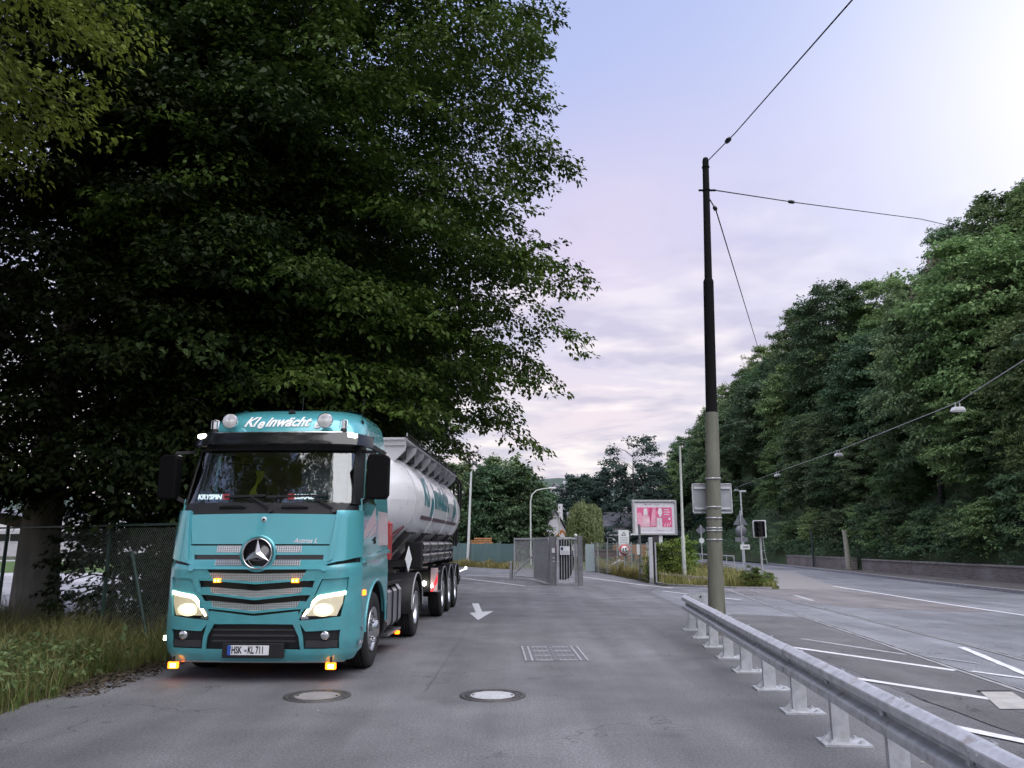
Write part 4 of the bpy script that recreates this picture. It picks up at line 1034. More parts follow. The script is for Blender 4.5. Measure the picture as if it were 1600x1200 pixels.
WP = [(-.012, .310), (-.030, .305), (-.085, .272), (-.090, .262), (-.090, .215), (-.085, .205), (-.016, .165), (-.012, .155), (-.016, .145), (-.085, .105), (-.090, .095), (-.090, .048), (-.085, .038), (-.030, .005), (-.012, .0)]
def beam(y0, y1, ext=0.):
    m = MB(); yy = np.linspace(y0, y1, 8)
    rows = [[gl((GX(y) - .062 - ext + a, y, .352 + b)) for a, b in WP] for y in yy]
    back = [[gl((GX(y) - .062 - ext + a + .005, y, .352 + b)) for a, b in WP] for y in yy]
    m.grid(rows, False, back)
    o = m.build('beam', GALV, G)
    return o
ends = [16.2, 12.3, 8.5, 4.5, .6]
for i in range(4):
    beam(ends[i + 1] - (.16 if i < 3 else 0), ends[i], .011 * (i % 2))
for i, yj in enumerate(ends[1:-1]):
    for dy in (.04, .13):
        for b in (.065, .245):
            m = MB(); c_ = gl((GX(yj - dy) - .062 - .095, yj - dy, .352 + b)); m.ball(c_, .016, 8, 6, (.7, 1, 1)); m.build('bolt', GALV2, G)
py = [15.9 - k * 1.256 for k in range(13)]
for k, y in enumerate(py):
    x = GX(y); rot = Matrix.Rotation(ga, 3, 'Z')
    m = MB(); m.box(gl((x + .0, y, .31)), (.14, .008, .60), rot)
    for s in (-1, 1): m.box(gl((x + s * .066, y + .03, .31)), (.008, .06, .60), rot)
    m.box(gl((x - .07, y + .02, .50)), (.05, .05, .12), rot)
    q = m.build('post', GALV2, G)
    m = MB(); m.ball(gl((x - .085, y, .507)), .018, 8, 6, (.6, 1, 1)); m.build('post_bolt', DIRTY, q)
    m = MB(); m.box(gl((x + .03, y + .03, .010)), (.40, .27, .018), rot); bp = m.build('base_plate', GALV2, q)
    for bx_, by_ in ((-.12, -.06), (.13, -.06), (-.12, .11), (.13, .11)):
        m = MB(); c_ = Vector(gl((x + .03, y + .03, .019))) + rot @ Vector((bx_, by_, 0)); m.cyl(c_, c_ + Vector((0, 0, .008)), .030, 10); m.cyl(c_, c_ + Vector((0, 0, .022)), .014, 6); m.build('anchor_bolt', GALV, q)
    m = MB(); m.prism([(0, 0), (.10, 0), (0, .10)], lambda u, v, w: gl((x - .07 - u, y + .03 + w, .019 + v)), -.004, .004); m.build('gusset', GALV2, q)
m = MB(); m.b2(*[v for v in (gl((3.60, 16.28, 0))[0], gl((4.30, 16.28, 0))[0])], gl((0, 16.28, 0))[1], gl((0, 16.30, 0))[1], .36, .70); rp = m.build('return_plate', GALV2, G)
for xx in (3.85, 4.15):
    m = MB(); c_ = gl((xx, 16.27, .62)); m.cyl(c_, (c_[0], c_[1] - .012, c_[2]), .02, 8); m.build('bolt_hole', BLACK, rp)
m = MB(); m.box(gl((4.22, 16.36, .33)), (.10, .08, .66)); m.build('post', GALV2, G)

# ------------------------------------------------------------------ catenary pole with sign and span wires
PLOW = M('pole_lower', (.165, .165, .130), .75, var=.22, scale=5, bump=.15, bscale=30, streak=(1, 1, .2))
PUP = M('pole_black', (.004, .004, .005), .9, spec=.2, var=.3, scale=6)  # near-black colour of the pole's upper part
PX = lambda z: 3.86 + .0287 * z
P0 = thing('catenary_pole', 'tall stepped overhead wire pole, grey below and black above, behind the guard rail', 'pole', (3.86, 15.15, 0))
def pp(z): return (PX(z) - 3.86, 0, z)
m = MB(); m.tube([pp(0), pp(1.0), pp(2.5), pp(4.24)], [.150, .146, .140, .132], 24); m.build('lower_shaft', PLOW, P0)
m = MB(); m.tube([pp(4.235), pp(4.30), pp(5.5), pp(6.95), pp(6.99), pp(7.03)], [.128, .112, .108, .104, .104, .09], 24); m.build('middle_shaft', PUP, P0)
m = MB(); m.tube([pp(7.0), pp(7.06), pp(9.7), pp(9.76)], [.088, .078, .066, .05], 20); m.build('upper_shaft', PUP, P0)
for z, r_ in ((9.55, .075), (9.02, .075), (2.93, .146), (2.38, .147), (2.17, .148), (1.98, .148), (1.93, .148), (1.76, .149)):
    m = MB(); c_ = pp(z); m.lathe([(r_, -.012), (r_ + .006, -.012), (r_ + .006, .012), (r_, .012)], c_, 'Z', 24); m.build('clamp_band', GALV2 if z < 4 else PUP, P0)
    if z < 4:
        m = MB(); m.box((c_[0] + .02, -r_ - .01, z), (.05, .02, .028)); m.build('clamp_screw', ALU, P0)
m = MB(); c_ = pp(9.02); m.bar((c_[0] - .16, 0, 9.02), (c_[0] + .20, 0, 9.02), .03, .035); m.build('cross_arm', PUP, P0)
m = MB(); m.tube([(.17, -.04, .3), (.155, -.03, 1.75), (.19, -.02, 2.2), (.19, 0, 2.4)], .014, 6); m.build('conduit', PLOW, P0)
q = thing('road_sign', 'grey back of a rectangular road sign clamped to the catenary pole', 'road sign', (3.95, 15.34, 2.56))
m = MB(); m.b2(-.385, .385, -.012, .0, -.285, .285); m.build('sign_plate', M('sign_back', (.33, .34, .36), .5, metal=.4, var=.1), q, .02)
m = MB()
for a in ((-.392, -.376, -.292, .292), (.376, .392, -.292, .292), (-.392, .392, .276, .292), (-.392, .392, -.292, -.276)): m.b2(a[0], a[1], -.022, .006, a[2], a[3])
m.build('rim', GALV2, q)
m = MB()
for z in (-.2, .2): m.b2(-.36, .36, -.045, -.012, z - .02, z + .02)
m.build('stiffener', GALV2, q)
WIRE = M('cable', (.035, .034, .038), .5, metal=.3)
def cable(label, pts, r, ins=(), name='span_wire', mat=WIRE, sag=0., insl=.16):
    p = [Vector(a) for a in pts]
    if len(p) == 2 and sag:
        p = [p[0].lerp(p[1], t) + Vector((0, 0, -sag * 4 * t * (1 - t))) for t in np.linspace(0, 1, 16)]
    q = thing(name, label, 'wire', tuple(p[0]))
    o_ = p[0]; m = MB(); m.tube([a - o_ for a in p], r, 6); m.build('strand', mat, q)
    for t in ins:
        i = min(len(p) - 2, int(t * (len(p) - 1))); c_ = p[i].lerp(p[i + 1], t * (len(p) - 1) - i) - o_; d = (p[i + 1] - p[i]).normalized() * insl
        m = MB(); m.tube([c_ - d, c_ - d * .8, c_, c_ + d * .8, c_ + d], [.012, .045, .05, .045, .012], 8); m.build('insulator', BLACK, q)
    return q
cable('dark cable running from the pole top up towards the upper frame edge', [(4.18, 15.1, 9.68), (4.28, 13.5, 9.40), (4.05, 8, 8.02), (3.3, -4, 6.4)], .011, (.255,), insl=.10)
cable('dark span wire from the pole across to the wooded hillside', [(4.32, 15.15, 9.02), (7.47, 19, 10.54), (14.74, 26, 13.15), (24, 34, 15.5)], .013, (.32,), insl=.2)
cable('dark span wire from the pole running away along the hillside trees', [(4.14, 15.2, 8.95), (4.68, 16.5, 9.2), (16.84, 50, 12.97), (24, 66, 14)], .015, (.31,), insl=.1)
# street lamps on a span wire along the hillside road
LAMPS = [(13.6, 17, 6.95), (17.05, 29, 6.95), (20.42, 48, 7.35), (20.65, 60, 7.1), (22.6, 78, 7.15)]
cable('pale span wire carrying the hanging street lamps along the hillside', LAMPS, .017, name='lamp_wire', mat=M('pale_cable', (.42, .43, .44), .5, metal=.3))
cable('short pale wire from the far hanging lamp towards the pole', [(22.6, 78, 7.15), (20.5, 74, 7.9), (17, 68, 9.0)], .02, name='lamp_wire', mat=MATS['pale_cable'])
LW = M('lamp_housing', (.72, .72, .73), .4, var=.08)
for i, (lp, lab) in enumerate(zip(LAMPS[1:], ('white hanging street lamp nearest the right frame edge', 'white hanging street lamp second from the right on the span wire', 'white hanging street lamp third from the right on the span wire', 'white hanging street lamp at the far end of the span wire'))):
    q = thing('hanging_lamp', lab, 'street lamp', (lp[0], lp[1], lp[2] - .25), group='lamps hung on the span wire')
    m = MB(); m.prism([(-.27, -.08), (.27, -.08), (.17, .08), (-.17, .08)], lambda u, v, w: (u, w, v), -.13, .13); m.build('housing', LW, q, .03)
    m = MB(); m.b2(-.22, .22, -.10, .10, -.11, -.08); m.build('diffuser', M('lamp_diffuser', (.8, .8, .8), .2), q)
    m = MB(); m.b2(-.10, -.07, -.015, .015, .08, .26); m.b2(.07, .10, -.015, .015, .08, .26); m.build('hanger', GALV2, q)

# ------------------------------------------------------------------ folding gate
GATE = M('gate_galv', (.40, .41, .44), .5, metal=.4, var=.15)
GATED = M('gate_post_grey', (.16, .165, .18), .55, metal=.2, var=.2)
def leaf_gate(name, label, p, q_, bars, mat, brace=False, z0=.12, z1=1.88, barw=.03, barmat=None):
    p, q_ = Vector((*p, 0)), Vector((*q_, 0)); d = q_ - p
    g = thing(name, label, 'gate', tuple(p))
    m = MB()
    for z in (z0, z1): m.bar(Vector((0, 0, z)), d + Vector((0, 0, z)), .06, .08)
    for e in (Vector((0, 0, 0)), d): m.bar(e + Vector((0, 0, z0 - .04)), e + Vector((0, 0, z1 + .04)), .07, .07)
    m.build('gate_frame', mat, g, .005)
    for k in range(bars):
        c_ = d * ((k + .5) / bars)
        m = MB(); m.box((c_.x, c_.y, (z0 + z1) / 2), (barw, barw, z1 - z0 - .08)); m.build('bar', barmat or mat, g)
    if brace:
        m = MB(); m.bar(Vector((0, 0, z0 + .1)), d + Vector((0, 0, z1 * .62)), .05, .05); m.build('brace', mat, g)
    return g
leaf_gate('folding_gate_leaf', 'galvanised barred gate leaf with diagonal brace, far left of the folded gate', (.12, 38.3), (1.02, 36.6), 18, M('gate_galv_pale', (.60, .61, .64), .45, metal=.4, var=.12), True, barw=.022)
leaf_gate('folding_gate_leaf', 'closely barred grey gate leaf seen edge-on beside the gate post', (1.04, 36.4), (1.52, 32.65), 34, GATE, barw=.055)
g = leaf_gate('folding_gate_leaf', 'gate leaf with black rounded panel and white notice', (1.86, 32.2), (2.62, 32.35), 7, GATE, barw=.028)
arc = [(.02, .22), (.02, 1.82), (.34, 1.82)] + [(.34 + .34 * math.cos(a), 1.02 + .80 * math.sin(a)) for a in np.linspace(R(70), R(-70), 10)] + [(.30, .22)]
m = MB(); m.prism(arc, lambda u, v, w: (u, .16 + w, v), 0, .02); m.build('rounded_panel', BLACK, g)
m = MB(); m.b2(.10, .50, -.06, -.045, 1.22, 1.56); nb = m.build('notice', M('notice_white', (.70, .71, .74), .5), g)
m = MB(); m.b2(.13, .23, -.064, -.058, 1.40, 1.52); m.build('notice_symbol', M('notice_blue', (.02, .03, .10), .5), nb)
for k in range(3):
    m = MB(); m.b2(.14, .46, -.064, -.059, 1.26 + .04 * k, 1.272 + .04 * k); m.build('notice_line', M('notice_ink', (.35, .36, .42), .6), nb)
m = MB(); m.b2(.0, .06, -.07, -.03, .92, .98); m.build('lock', ALU, g)
gp = thing('gate_post', 'broad dark grey gate post with switches at the folded gate', 'gate post', (1.68, 32.35, 0))
m = MB(); m.b2(-.13, .13, -.11, .11, 0, 1.95); m.build('shaft', GATED, gp, .01)
m = MB(); m.b2(-.05, .07, -.135, -.11, 1.30, 1.48); m.build('switch_box', M('switch_white', (.7, .7, .72), .4), gp)
m = MB(); m.b2(-.02, .06, -.13, -.11, 1.06, 1.12); m.b2(-.02, .06, -.13, -.11, .93, .98); m.build('key_switch', ALU, gp)
gp = thing('gate_post', 'slim dark grey post at the free end of the folded gate', 'gate post', (2.78, 32.25, 0))
m = MB(); m.b2(-.10, .10, -.12, .12, 0, 1.97); m.build('shaft', GATED, gp, .012)
m = MB(); m.b2(-.09, .09, -.14, -.12, .0, .55); m.build('kick_plate', M('gate_foot', (.22, .225, .24), .5, metal=.3), gp)
m = MB(); m.ball((-.16, 0, 1.99), .07, 12, 8); m.build('warning_lamp', M('lamp_dome', (.75, .75, .74), .3), gp)
m = MB(); m.b2(-.30, -.10, -.02, .02, 1.84, 1.90); m.build('guide_arm', GALV2, gp)
gp = thing('gate_stop', 'short grey stop post at the left foot of the gate', 'post', (-.06, 38.0, 0)); m = MB(); m.b2(-.06, .06, -.06, .06, 0, .82); m.build('shaft', GATE, gp, .008); m = MB(); m.b2(.06, .10, -.05, .05, .05, .80); m.build('rubber_strip', BLACK, gp)
gp = thing('gate_post', 'pale steel gate post with dark channel beside the mesh fence', 'gate post', (5.98, 33.6, 0))
m = MB(); m.b2(-.14, .02, -.08, .10, 0, 1.92); m.build('shaft', M('gate_post_pale', (.55, .56, .58), .45, metal=.4), gp, .008)
m = MB(); m.b2(.02, .10, -.02, .10, .0, 1.75); m.build('channel', BLACK, gp); m = MB(); m.b2(.10, .16, -.08, .10, 0, 1.72); m.build('channel_side', GATE, gp)
m = MB(); m.b2(-.12, .0, -.12, -.08, .05, .28); m.build('roller', ALU, gp)

# ------------------------------------------------------------------ mesh fence and the yard behind it
MF = thing('mesh_fence', 'wire mesh fence on grey posts between the gate post and the yard', 'fence', (5.9, 35, 0))
FPT = [(6.06, 35.28), (5.99, 37.08), (5.93, 39.09), (5.8, 40.55), (5.62, 42.12), (5.3, 43.83), (4.99, 45.68), (4.82, 47.7)]
GW = M('fence_wire', (.30, .34, .32), .5, metal=.3)
lf = lambda x, y, z: (x - 5.9, y - 35, z)
for i, (x, y) in enumerate(FPT):
    m = MB(); m.box(lf(x, y, .86), (.06, .06, 1.72)); m.build('post', M('fence_post_grey', (.36, .38, .37), .5, metal=.3), MF)
for (a, b) in zip(FPT, FPT[1:]):
    m = MB(); n = 12
    for k in range(n):
        t = (k + .5) / n; x, y = a[0] + (b[0] - a[0]) * t, a[1] + (b[1] - a[1]) * t; m.box(lf(x, y, .85), (.010, .010, 1.6))
    for z in (.1, .3, .5, .7, .9, 1.1, 1.3, 1.5, 1.66): m.bar(lf(*a, z), lf(*b, z), .010, .012)
    m.build('mesh_panel', GW, MF)
def board_sign(label, x, y, z0, w, h, col, cat='sign'):
    return None
q = thing('notice_board', 'white notice board with triangular symbol on the mesh fence', 'sign', (5.74, 40.3, 1.62))
m = MB(); m.b2(-.27, .27, -.02, .0, 0, .72); nb = m.build('panel', M('sign_white', (.74, .76, .76), .5), q)
m = MB(); m.prism([(-.13, .44), (.13, .44), (0, .64)], lambda u, v, w: (u, -.026 + w, v), 0, .004); m.build('triangle', M('sign_dark', (.06, .08, .08), .5), nb)
m = MB(); m.prism([(-.07, .47), (.07, .47), (0, .58)], lambda u, v, w: (u, -.030 + w, v), 0, .003); m.build('triangle_field', MATS['sign_white'], nb)
for k in range(4):
    m = MB(); m.b2(-.20, .20, -.024, -.020, .08 + .08 * k, .11 + .08 * k); m.build('text_line', M('sign_grey', (.45, .48, .50), .5), nb)
m = MB(); m.box((-.0, .03, -.8), (.05, .05, 1.64)); m.build('support', GATE, q)
q = thing('speed_sign', 'round red-rimmed 15 speed limit sign below the white notice board', 'sign', (5.76, 40.26, 1.34))
m = MB(); m.b2(-.29, .29, -.004, .006, -.28, .28); m.build('backing', M('sign_backing', (.50, .50, .52), .5), q)
m = MB(); m.lathe([(.0, -.02), (.27, -.02), (.27, -.005)], (0, 0, 0), 'Y', 28); m.build('red_ring', M('sign_red', (.60, .06, .07), .5), q)
m = MB(); m.lathe([(.0, -.026), (.20, -.026), (.20, -.02)], (0, 0, 0), 'Y', 28); m.build('field', MATS['sign_white'], q)
text_runs([('15', -.145, -.10, .29, 0, .006)], lambda u, v: (u, -.030, v), 'digits', BGLOSS, q)
q = thing('camera_mast', 'dark grey mast with short arm beside the speed sign', 'mast', (6.0, 36.9, 0))
m = MB(); m.cyl((0, 0, 0), (0, 0, 2.55), .06, 12); m.build('shaft', GATED, q); m = MB(); m.b2(-.42, .02, -.03, .03, 2.05, 2.12); m.build('arm', MATS['sign_white'], q)
m = MB(); m.b2(-.12, .12, -.1, .1, .0, .06); m.build('foot', GATED, q); m = MB(); m.b2(-.16, -.02, -.09, -.05, 1.15, 1.62); m.build('pale_box', MATS['sign_white'], q)
# windbreak fence: green sheeting on posts
WB = thing('sheeted_fence', 'blue-green sheeted site fence across the back of the yard', 'fence', (0, 53.6, 0))
WBM = M('green_sheet', (.115, .200, .190), .7, var=.18, scale=1.5, streak=(1, 1, .3))
a_, b_ = Vector((.25, 53.2, 0)), Vector((-8.5, 68.7, 0)); nP = 8
for k in range(nP):
    p, q2 = a_.lerp(b_, k / nP), a_.lerp(b_, (k + 1) / nP); rr = random.Random(k)
    m = MB(); rows = []
    for z in np.linspace(.02, 1.69 - rr.uniform(0, .05), 4):
        rows.append([(p.lerp(q2, t) + Vector((0, -.03 * math.sin(6 * t + z * 2 + k), z - (.03 * math.sin(PI * t) if z > 1 else 0))) - Vector((0, 53.6, 0))) for t in np.linspace(.01, .99, 7)])
    m.grid(rows, True); m.build('sheet', WBM, WB)
    m = MB(); m.cyl((p.x, p.y - 53.6 + .05, 0), (p.x, p.y - 53.6 + .05, 1.78), .03, 8); m.build('post', GATED, WB)
q = thing('sheeted_fence', 'pale grey-blue sheet panel right behind the gate end post', 'fence', (4.75, 46.5, 0))
m = MB(); m.b2(-.42, .12, -.02, .02, .05, 1.62); m.build('sheet', M('pale_sheet', (.30, .36, .38), .6, var=.12), q); m = MB(); m.cyl((.16, 0, 0), (.16, 0, 1.7), .04, 8); m.build('post', GATED, q)
# things in the yard
RUST = M('rust_orange', (.42, .19, .075), .8, var=.25, scale=3)
q = thing('container', 'orange-brown container behind the mesh fence', 'container', (9.0, 60, 0))
m = MB(); m.b2(-1.2, 1.2, -.9, .9, .1, 1.55); cb = m.build('body', RUST, q)
for k in range(8):
    m = MB(); m.b2(-1.15 + k * .30, -1.02 + k * .30, -.96, -.9, .15, 1.5); m.build('rib', RUST, cb)
m = MB(); m.b2(-.1, .2, -.98, -.96, .3, .9); m.build('opening', BLACK, cb)
q = thing('steel_girder', 'dark red steel girder lying in the yard behind the mesh fence', 'girder', (7.2, 58, 0))
m = MB(); m.b2(-1.5, 1.5, -.15, .15, .72, .78); m.b2(-1.5, 1.5, -.15, .15, 1.12, 1.18); m.b2(-1.5, 1.5, -.02, .02, .78, 1.12); m.build('beam', MAR, q)
for s in (-1, 1):
    m = MB(); m.b2(s * 1.2 - .08, s * 1.2 + .08, -.1, .1, 0, .72); m.build('trestle', CHAS, q)
q = thing('concrete_slab', 'white tilted concrete slab in the weeds behind the mesh fence', 'slab', (6.9, 52, 0))
m = MB(); m.prism([(-.62, 0), (.60, .0), (.48, .55), (.2, .62), (-.55, .2)], lambda u, v, w: (u, w, v), -.3, .3); m.build('block', M('white_concrete', (.62, .60, .56), .8), q, .03)
q = thing('road_cone_barrel', 'small yellow upright hopper beside the orange container', 'hopper', (8.9, 52, 0))
m = MB(); m.lathe([(.0, 1.15), (.08, 1.15), (.12, .75), (.30, .15), (.32, .0)], (0, 0, 0), 'Z', 16); m.build('body', M('yellow_paint', (.62, .40, .06), .5), q); m = MB(); m.b2(-.36, .36, -.36, .36, 0, .05); m.build('foot', CHAS, q)
q = thing('stacked_logs', 'heap of orange-brown boards above the sheeted fence', 'timber', (-2.3, 63, 0))
for k in range(7):
    m = MB(); m.box((rnd.uniform(-.2, .2), 0, 1.0 + .17 * k), (2.9 - .25 * k, .5, .12), rnd.uniform(-.06, .06)); m.build('board', M('raw_timber', (.45, .22, .10), .8, var=.25), q)
for s in (-1, 1):
    m = MB(); m.b2(s * 1.0 - .1, s * 1.0 + .1, -.3, .3, 0, .94); m.build('trestle', CHAS, q)
q = thing('excavator', 'orange excavator cab showing above the gate', 'excavator', (3.4, 78, 0))
m = MB(); m.b2(-1.0, 1.2, -1, 1, .7, 1.5); m.build('body', M('machine_orange', (.62, .22, .05), .5), q, .08); m = MB(); m.b2(-.9, 0, -.9, .3, 1.5, 2.7); m.build('cab', MATS['machine_orange'], q, .06)
m = MB(); m.b2(-.8, -.1, -.92, -.90, 1.7, 2.55); m.build('cab_window', BGLOSS, q); m = MB(); m.b2(-1.2, 1.3, -1.1, -.6, 0, .68); m.b2(-1.2, 1.3, .6, 1.1, 0, .68); m.build('track', CHAS, q, .1)
m = MB(); m.bar((.4, 0, 1.5), (1.6, 0, 2.9), .22, .26); m.bar((1.6, 0, 2.9), (2.4, 0, 1.8), .18, .2); m.build('boom', MATS['machine_orange'], q)

# ------------------------------------------------------------------ billboard
BB = thing('billboard', 'framed billboard with pink perfume advert on white beyond the mesh fence', 'billboard', (10.95, 60, 0), R(4))
FRM = M('frame_silver', (.55, .56, .57), .35, metal=.5)
m = MB()
for a in ((-1.72, -1.56, 2.28, 4.92), (1.56, 1.72, 2.28, 4.92), (-1.56, 1.56, 4.77, 4.92), (-1.56, 1.56, 2.28, 2.42)): m.b2(a[0], a[1], -.16, .16, a[2], a[3])
m.build('frame', FRM, BB, .015)
m = MB(); m.b2(-1.57, 1.57, -.06, .14, 2.40, 4.78); pb = m.build('poster', M('poster_white', (.80, .77, .82), .35), BB)
def pr(name, x0, x1, z0, z1, col, dy=0): 
    m = MB(); m.b2(x0, x1, -.070 - dy, -.062 - dy, z0, z1); return m.build(name, M('print_%02x%02x%02x' % tuple(int(c * 255) for c in col), col, .4, var=.18, scale=2.2), pb)
PK1, PK2, PK3, PKW = (.80, .16, .32), (.90, .42, .55), (.62, .08, .22), (.88, .80, .86)
pr('pink_panel', -1.36, .10, 2.88, 4.36, PK1); pr('pink_panel', .12, 1.36, 3.64, 4.36, PK1); pr('pink_panel', .12, 1.36, 2.88, 3.62, PK1)
def pshape(name, poly, col, dy=.01):
    m = MB(); m.prism(poly, lambda u, v, w: (u, -.070 - dy - w, v), 0, .004); return m.build(name, M('print_%02x%02x%02x' % tuple(int(c * 255) for c in col), col, .4, var=.18, scale=2.2), pb)
pshape('bottle_shadow', [(-1.34, 2.9), (-1.34, 3.9), (-1.1, 4.0), (-.9, 3.6), (-.9, 2.9)], PK2, .008)
pshape('bottle', [(-1.0, 2.9), (-1.0, 3.62), (-.86, 3.78), (-.52, 3.78), (-.40, 3.62), (-.38, 2.9)], (.88, .50, .60)); pshape('bottle_label', [(-.92, 3.12), (-.92, 3.5), (-.46, 3.5), (-.46, 3.12)], (.90, .62, .68), .016)
pshape('bottle_cap', [(-.88, 3.80), (-.84, 4.28), (-.58, 4.28), (-.52, 3.80)], PKW)
pshape('swirl', [(-.30, 2.95), (-.36, 3.4), (-.1, 4.3), (.06, 4.3), (.06, 2.95)], PK2, .009); pshape('swirl_dark', [(-.40, 4.34), (-.2, 4.34), (-.28, 3.3), (-.36, 3.3)], PK3, .012)
pshape('carton', [(.16, 2.66), (.16, 3.56), (.56, 3.56), (.56, 2.66)], (.86, .80, .84)); pshape('carton_mark', [(.32, 2.95), (.32, 3.3), (.40, 3.3), (.40, 2.95)], (.70, .60, .68), .016)
pshape('flacon', [(.38, 3.66), (.26, 3.95), (.30, 4.25), (.42, 4.36), (.56, 4.25), (.60, 3.95), (.50, 3.66)], (.84, .80, .86)); pshape('flacon_shadow', [(.14, 4.34), (.36, 4.34), (.24, 4.1), (.14, 4.16)], PK3, .012)
for k in range(3): pr('slogan_line', .72, 1.12 + .08 * (k % 2), 4.16 - .18 * k, 4.22 - .18 * k, PKW, .008)
for x, z in ((.72, 2.95), (.92, 2.92), (1.12, 3.0)): pshape('sparkle', [(x, z), (x + .05, z), (x + .14, z + .25), (x + .10, z + .25)], PKW, .009)
pshape('petal', [(1.02, 3.44), (1.10, 3.58), (1.24, 3.56), (1.18, 3.40)], PKW, .009)
mk = pr('poster_mark', -.72, -.64, 4.53, 4.61, (.03, .03, .04)); pr('poster_line', -.58, -.22, 4.55, 4.59, (.5, .48, .52)); pr('poster_line', -.02, .42, 4.55, 4.59, (.52, .5, .54)); pr('poster_line', -1.1, .9, 2.62, 2.66, (.66, .66, .74)); pr('poster_code', 1.2, 1.36, 2.56, 2.72, (.66, .62, .68))
m = MB(); m.b2(-.30, .26, -.10, .10, 0, 2.28); m.build('foot', M('billboard_foot', (.05, .045, .05), .6), BB, .01)
m = MB(); m.b2(.28, .56, -.06, .06, 1.2, 2.28); m.build('foot_panel', MATS['sign_white'], BB)

# ------------------------------------------------------------------ masts, signals, signs
q = thing('lamp_mast', 'slim pale mast rising beside the billboard out of the shrubs', 'mast', (7.32, 33.6, 0))
m = MB(); m.tube([(0, 0, 0), (0, 0, 1.95), (0, 0, 2.0), (.04, 0, 5.85)], [.085, .085, .062, .045], 14); m.build('shaft', M('pale_mast', (.46, .49, .44), .5, var=.12), q)
m = MB(); m.b2(-.05, .05, -.095, -.08, .6, 1.0); m.build('access_door', GALV2, q)
q = thing('floodlight_mast', 'pale floodlight mast in front of the sheeted fence', 'mast', (-3.33, 59.2, 0))
m = MB(); m.tube([(0, 0, 0), (.22, 0, 7.7)], [.11, .07], 12); m.build('shaft', M('white_mast', (.62, .64, .64), .5, var=.08), q)
for s in (-1, 1):
    m = MB(); m.box((.22 + s * .22, -.05, 7.72), (.36, .16, .24)); m.build('floodlight', GATED, q)
m = MB(); m.bar((-.15, 0, 7.58), (.6, 0, 7.58), .06, .06); m.build('cross_arm', GATED, q)
q = thing('street_lamp', 'curved-arm street lamp behind the folded gate', 'street lamp', (1.48, 62, 0))
m = MB(); m.tube([(0, 0, 0), (0, 0, 4.9), (.12, 0, 5.45), (.45, 0, 5.78), (.9, 0, 5.9), (1.55, 0, 5.98)], [.075, .06, .055, .05, .045, .04], 10); m.build('column', M('lamp_column', (.58, .60, .57), .5, var=.1), q)
m = MB(); m.b2(1.45, 2.05, -.1, .1, 5.92, 6.05); m.build('lantern', MATS['lamp_housing'], q, .03)
q = thing('street_lamp', 'short grey column lamp in front of the white house', 'street lamp', (4.6, 76, 0)); m = MB(); m.tube([(0, 0, 0), (0, 0, 4.6)], [.07, .05], 8); m.build('column', MATS['lamp_column'], q); m = MB(); m.b2(-.18, .18, -.12, .12, 4.6, 4.75); m.build('lantern', MATS['lamp_housing'], q)
q = thing('traffic_light', 'white-edged traffic light turned away on a grey post', 'traffic light', (11.55, 36.5, 0), R(-35))
m = MB(); m.cyl((0, 0, 0), (0, 0, 2.1), .055, 12); m.build('post', GALV2, q)
m = MB(); m.b2(-.30, .30, .0, .03, 1.93, 2.73); m.build('backboard', M('signal_white', (.72, .73, .74), .45), q, .015)
m = MB(); m.b2(-.25, .25, -.02, .0, 1.98, 2.68); m.build('backboard_face', BGLOSS, q)
m = MB(); m.b2(-.15, .15, -.26, -.02, 1.97, 2.69); m.build('signal_housing', BLACK, q, .02)
for k in range(3):
    m = MB(); m.tube([(0, -.26, 2.10 + k * .23), (0, -.40, 2.09 + k * .23)], .09, 14, cap=False); m.build('visor', BLACK, q); m = MB(); m.lathe([(0, -.268), (.085, -.265)], (0, 0, 2.10 + k * .23), 'Y', 16); m.build('lens', M('signal_lens', (.03, .025, .025), .2), q)
m = MB(); m.b2(-.34, -.18, .03, .25, 1.95, 2.70); m.build('control_box', MATS['signal_white'], q, .01)
m = MB()
m.tube([(.12, 0, 1.95), (.16, .0, 1.3), (.26, 0, .75)], .012, 6); m.tube([(.05, 0, 1.35), (.18, 0, 1.35)], .012, 6); m.tube([(.05, 0, .95), (.24, 0, .95)], .012, 6); m.build('bracket', GALV2, q)
q = thing('road_sign', 'grey backs of triangular and round signs stacked on one post', 'road sign', (13.35, 45.6, 0))
m = MB(); m.cyl((0, 0, 0), (0, 0, 3.55), .04, 10); m.build('post', GALV2, q)
SBK = M('sign_back_dark', (.20, .21, .24), .5, metal=.3)
m = MB(); m.prism([(-.42, 2.72), (.42, 2.72), (0, 3.46)], lambda u, v, w: (u, .05 + w, v), 0, .02); m.build('triangle_plate', SBK, q)
m = MB(); m.lathe([(.0, .07), (.33, .07), (.33, .05), (.0, .05)], (0, 0, 2.36), 'Y', 24); m.build('round_plate', SBK, q)
m = MB(); m.prism([(-.36, 1.75), (.36, 1.75), (.36, 2.0), (-.36, 2.0)], lambda u, v, w: (u, .05 + w, v), 0, .02); m.build('lower_plate', SBK, q)
m = MB(); m.b2(-.12, .42, -.07, -.05, 1.32, 1.60); ws = m.build('white_plate', MATS['sign_white'], q); m = MB(); m.b2(.02, .34, -.075, -.07, 1.43, 1.48); m.build('plate_line', BLACK, ws)
q = thing('road_sign', 'small diamond sign back above a white round sign by the railing', 'road sign', (14.0, 58, 0))
m = MB(); m.cyl((0, 0, 0), (0, 0, 3.0), .04, 10); m.build('post', GALV2, q); m = MB(); m.prism([(-.36, 2.6), (0, 2.24), (.36, 2.6), (0, 2.96)], lambda u, v, w: (u, .05 + w, v), 0, .02); m.build('diamond_plate', SBK, q)
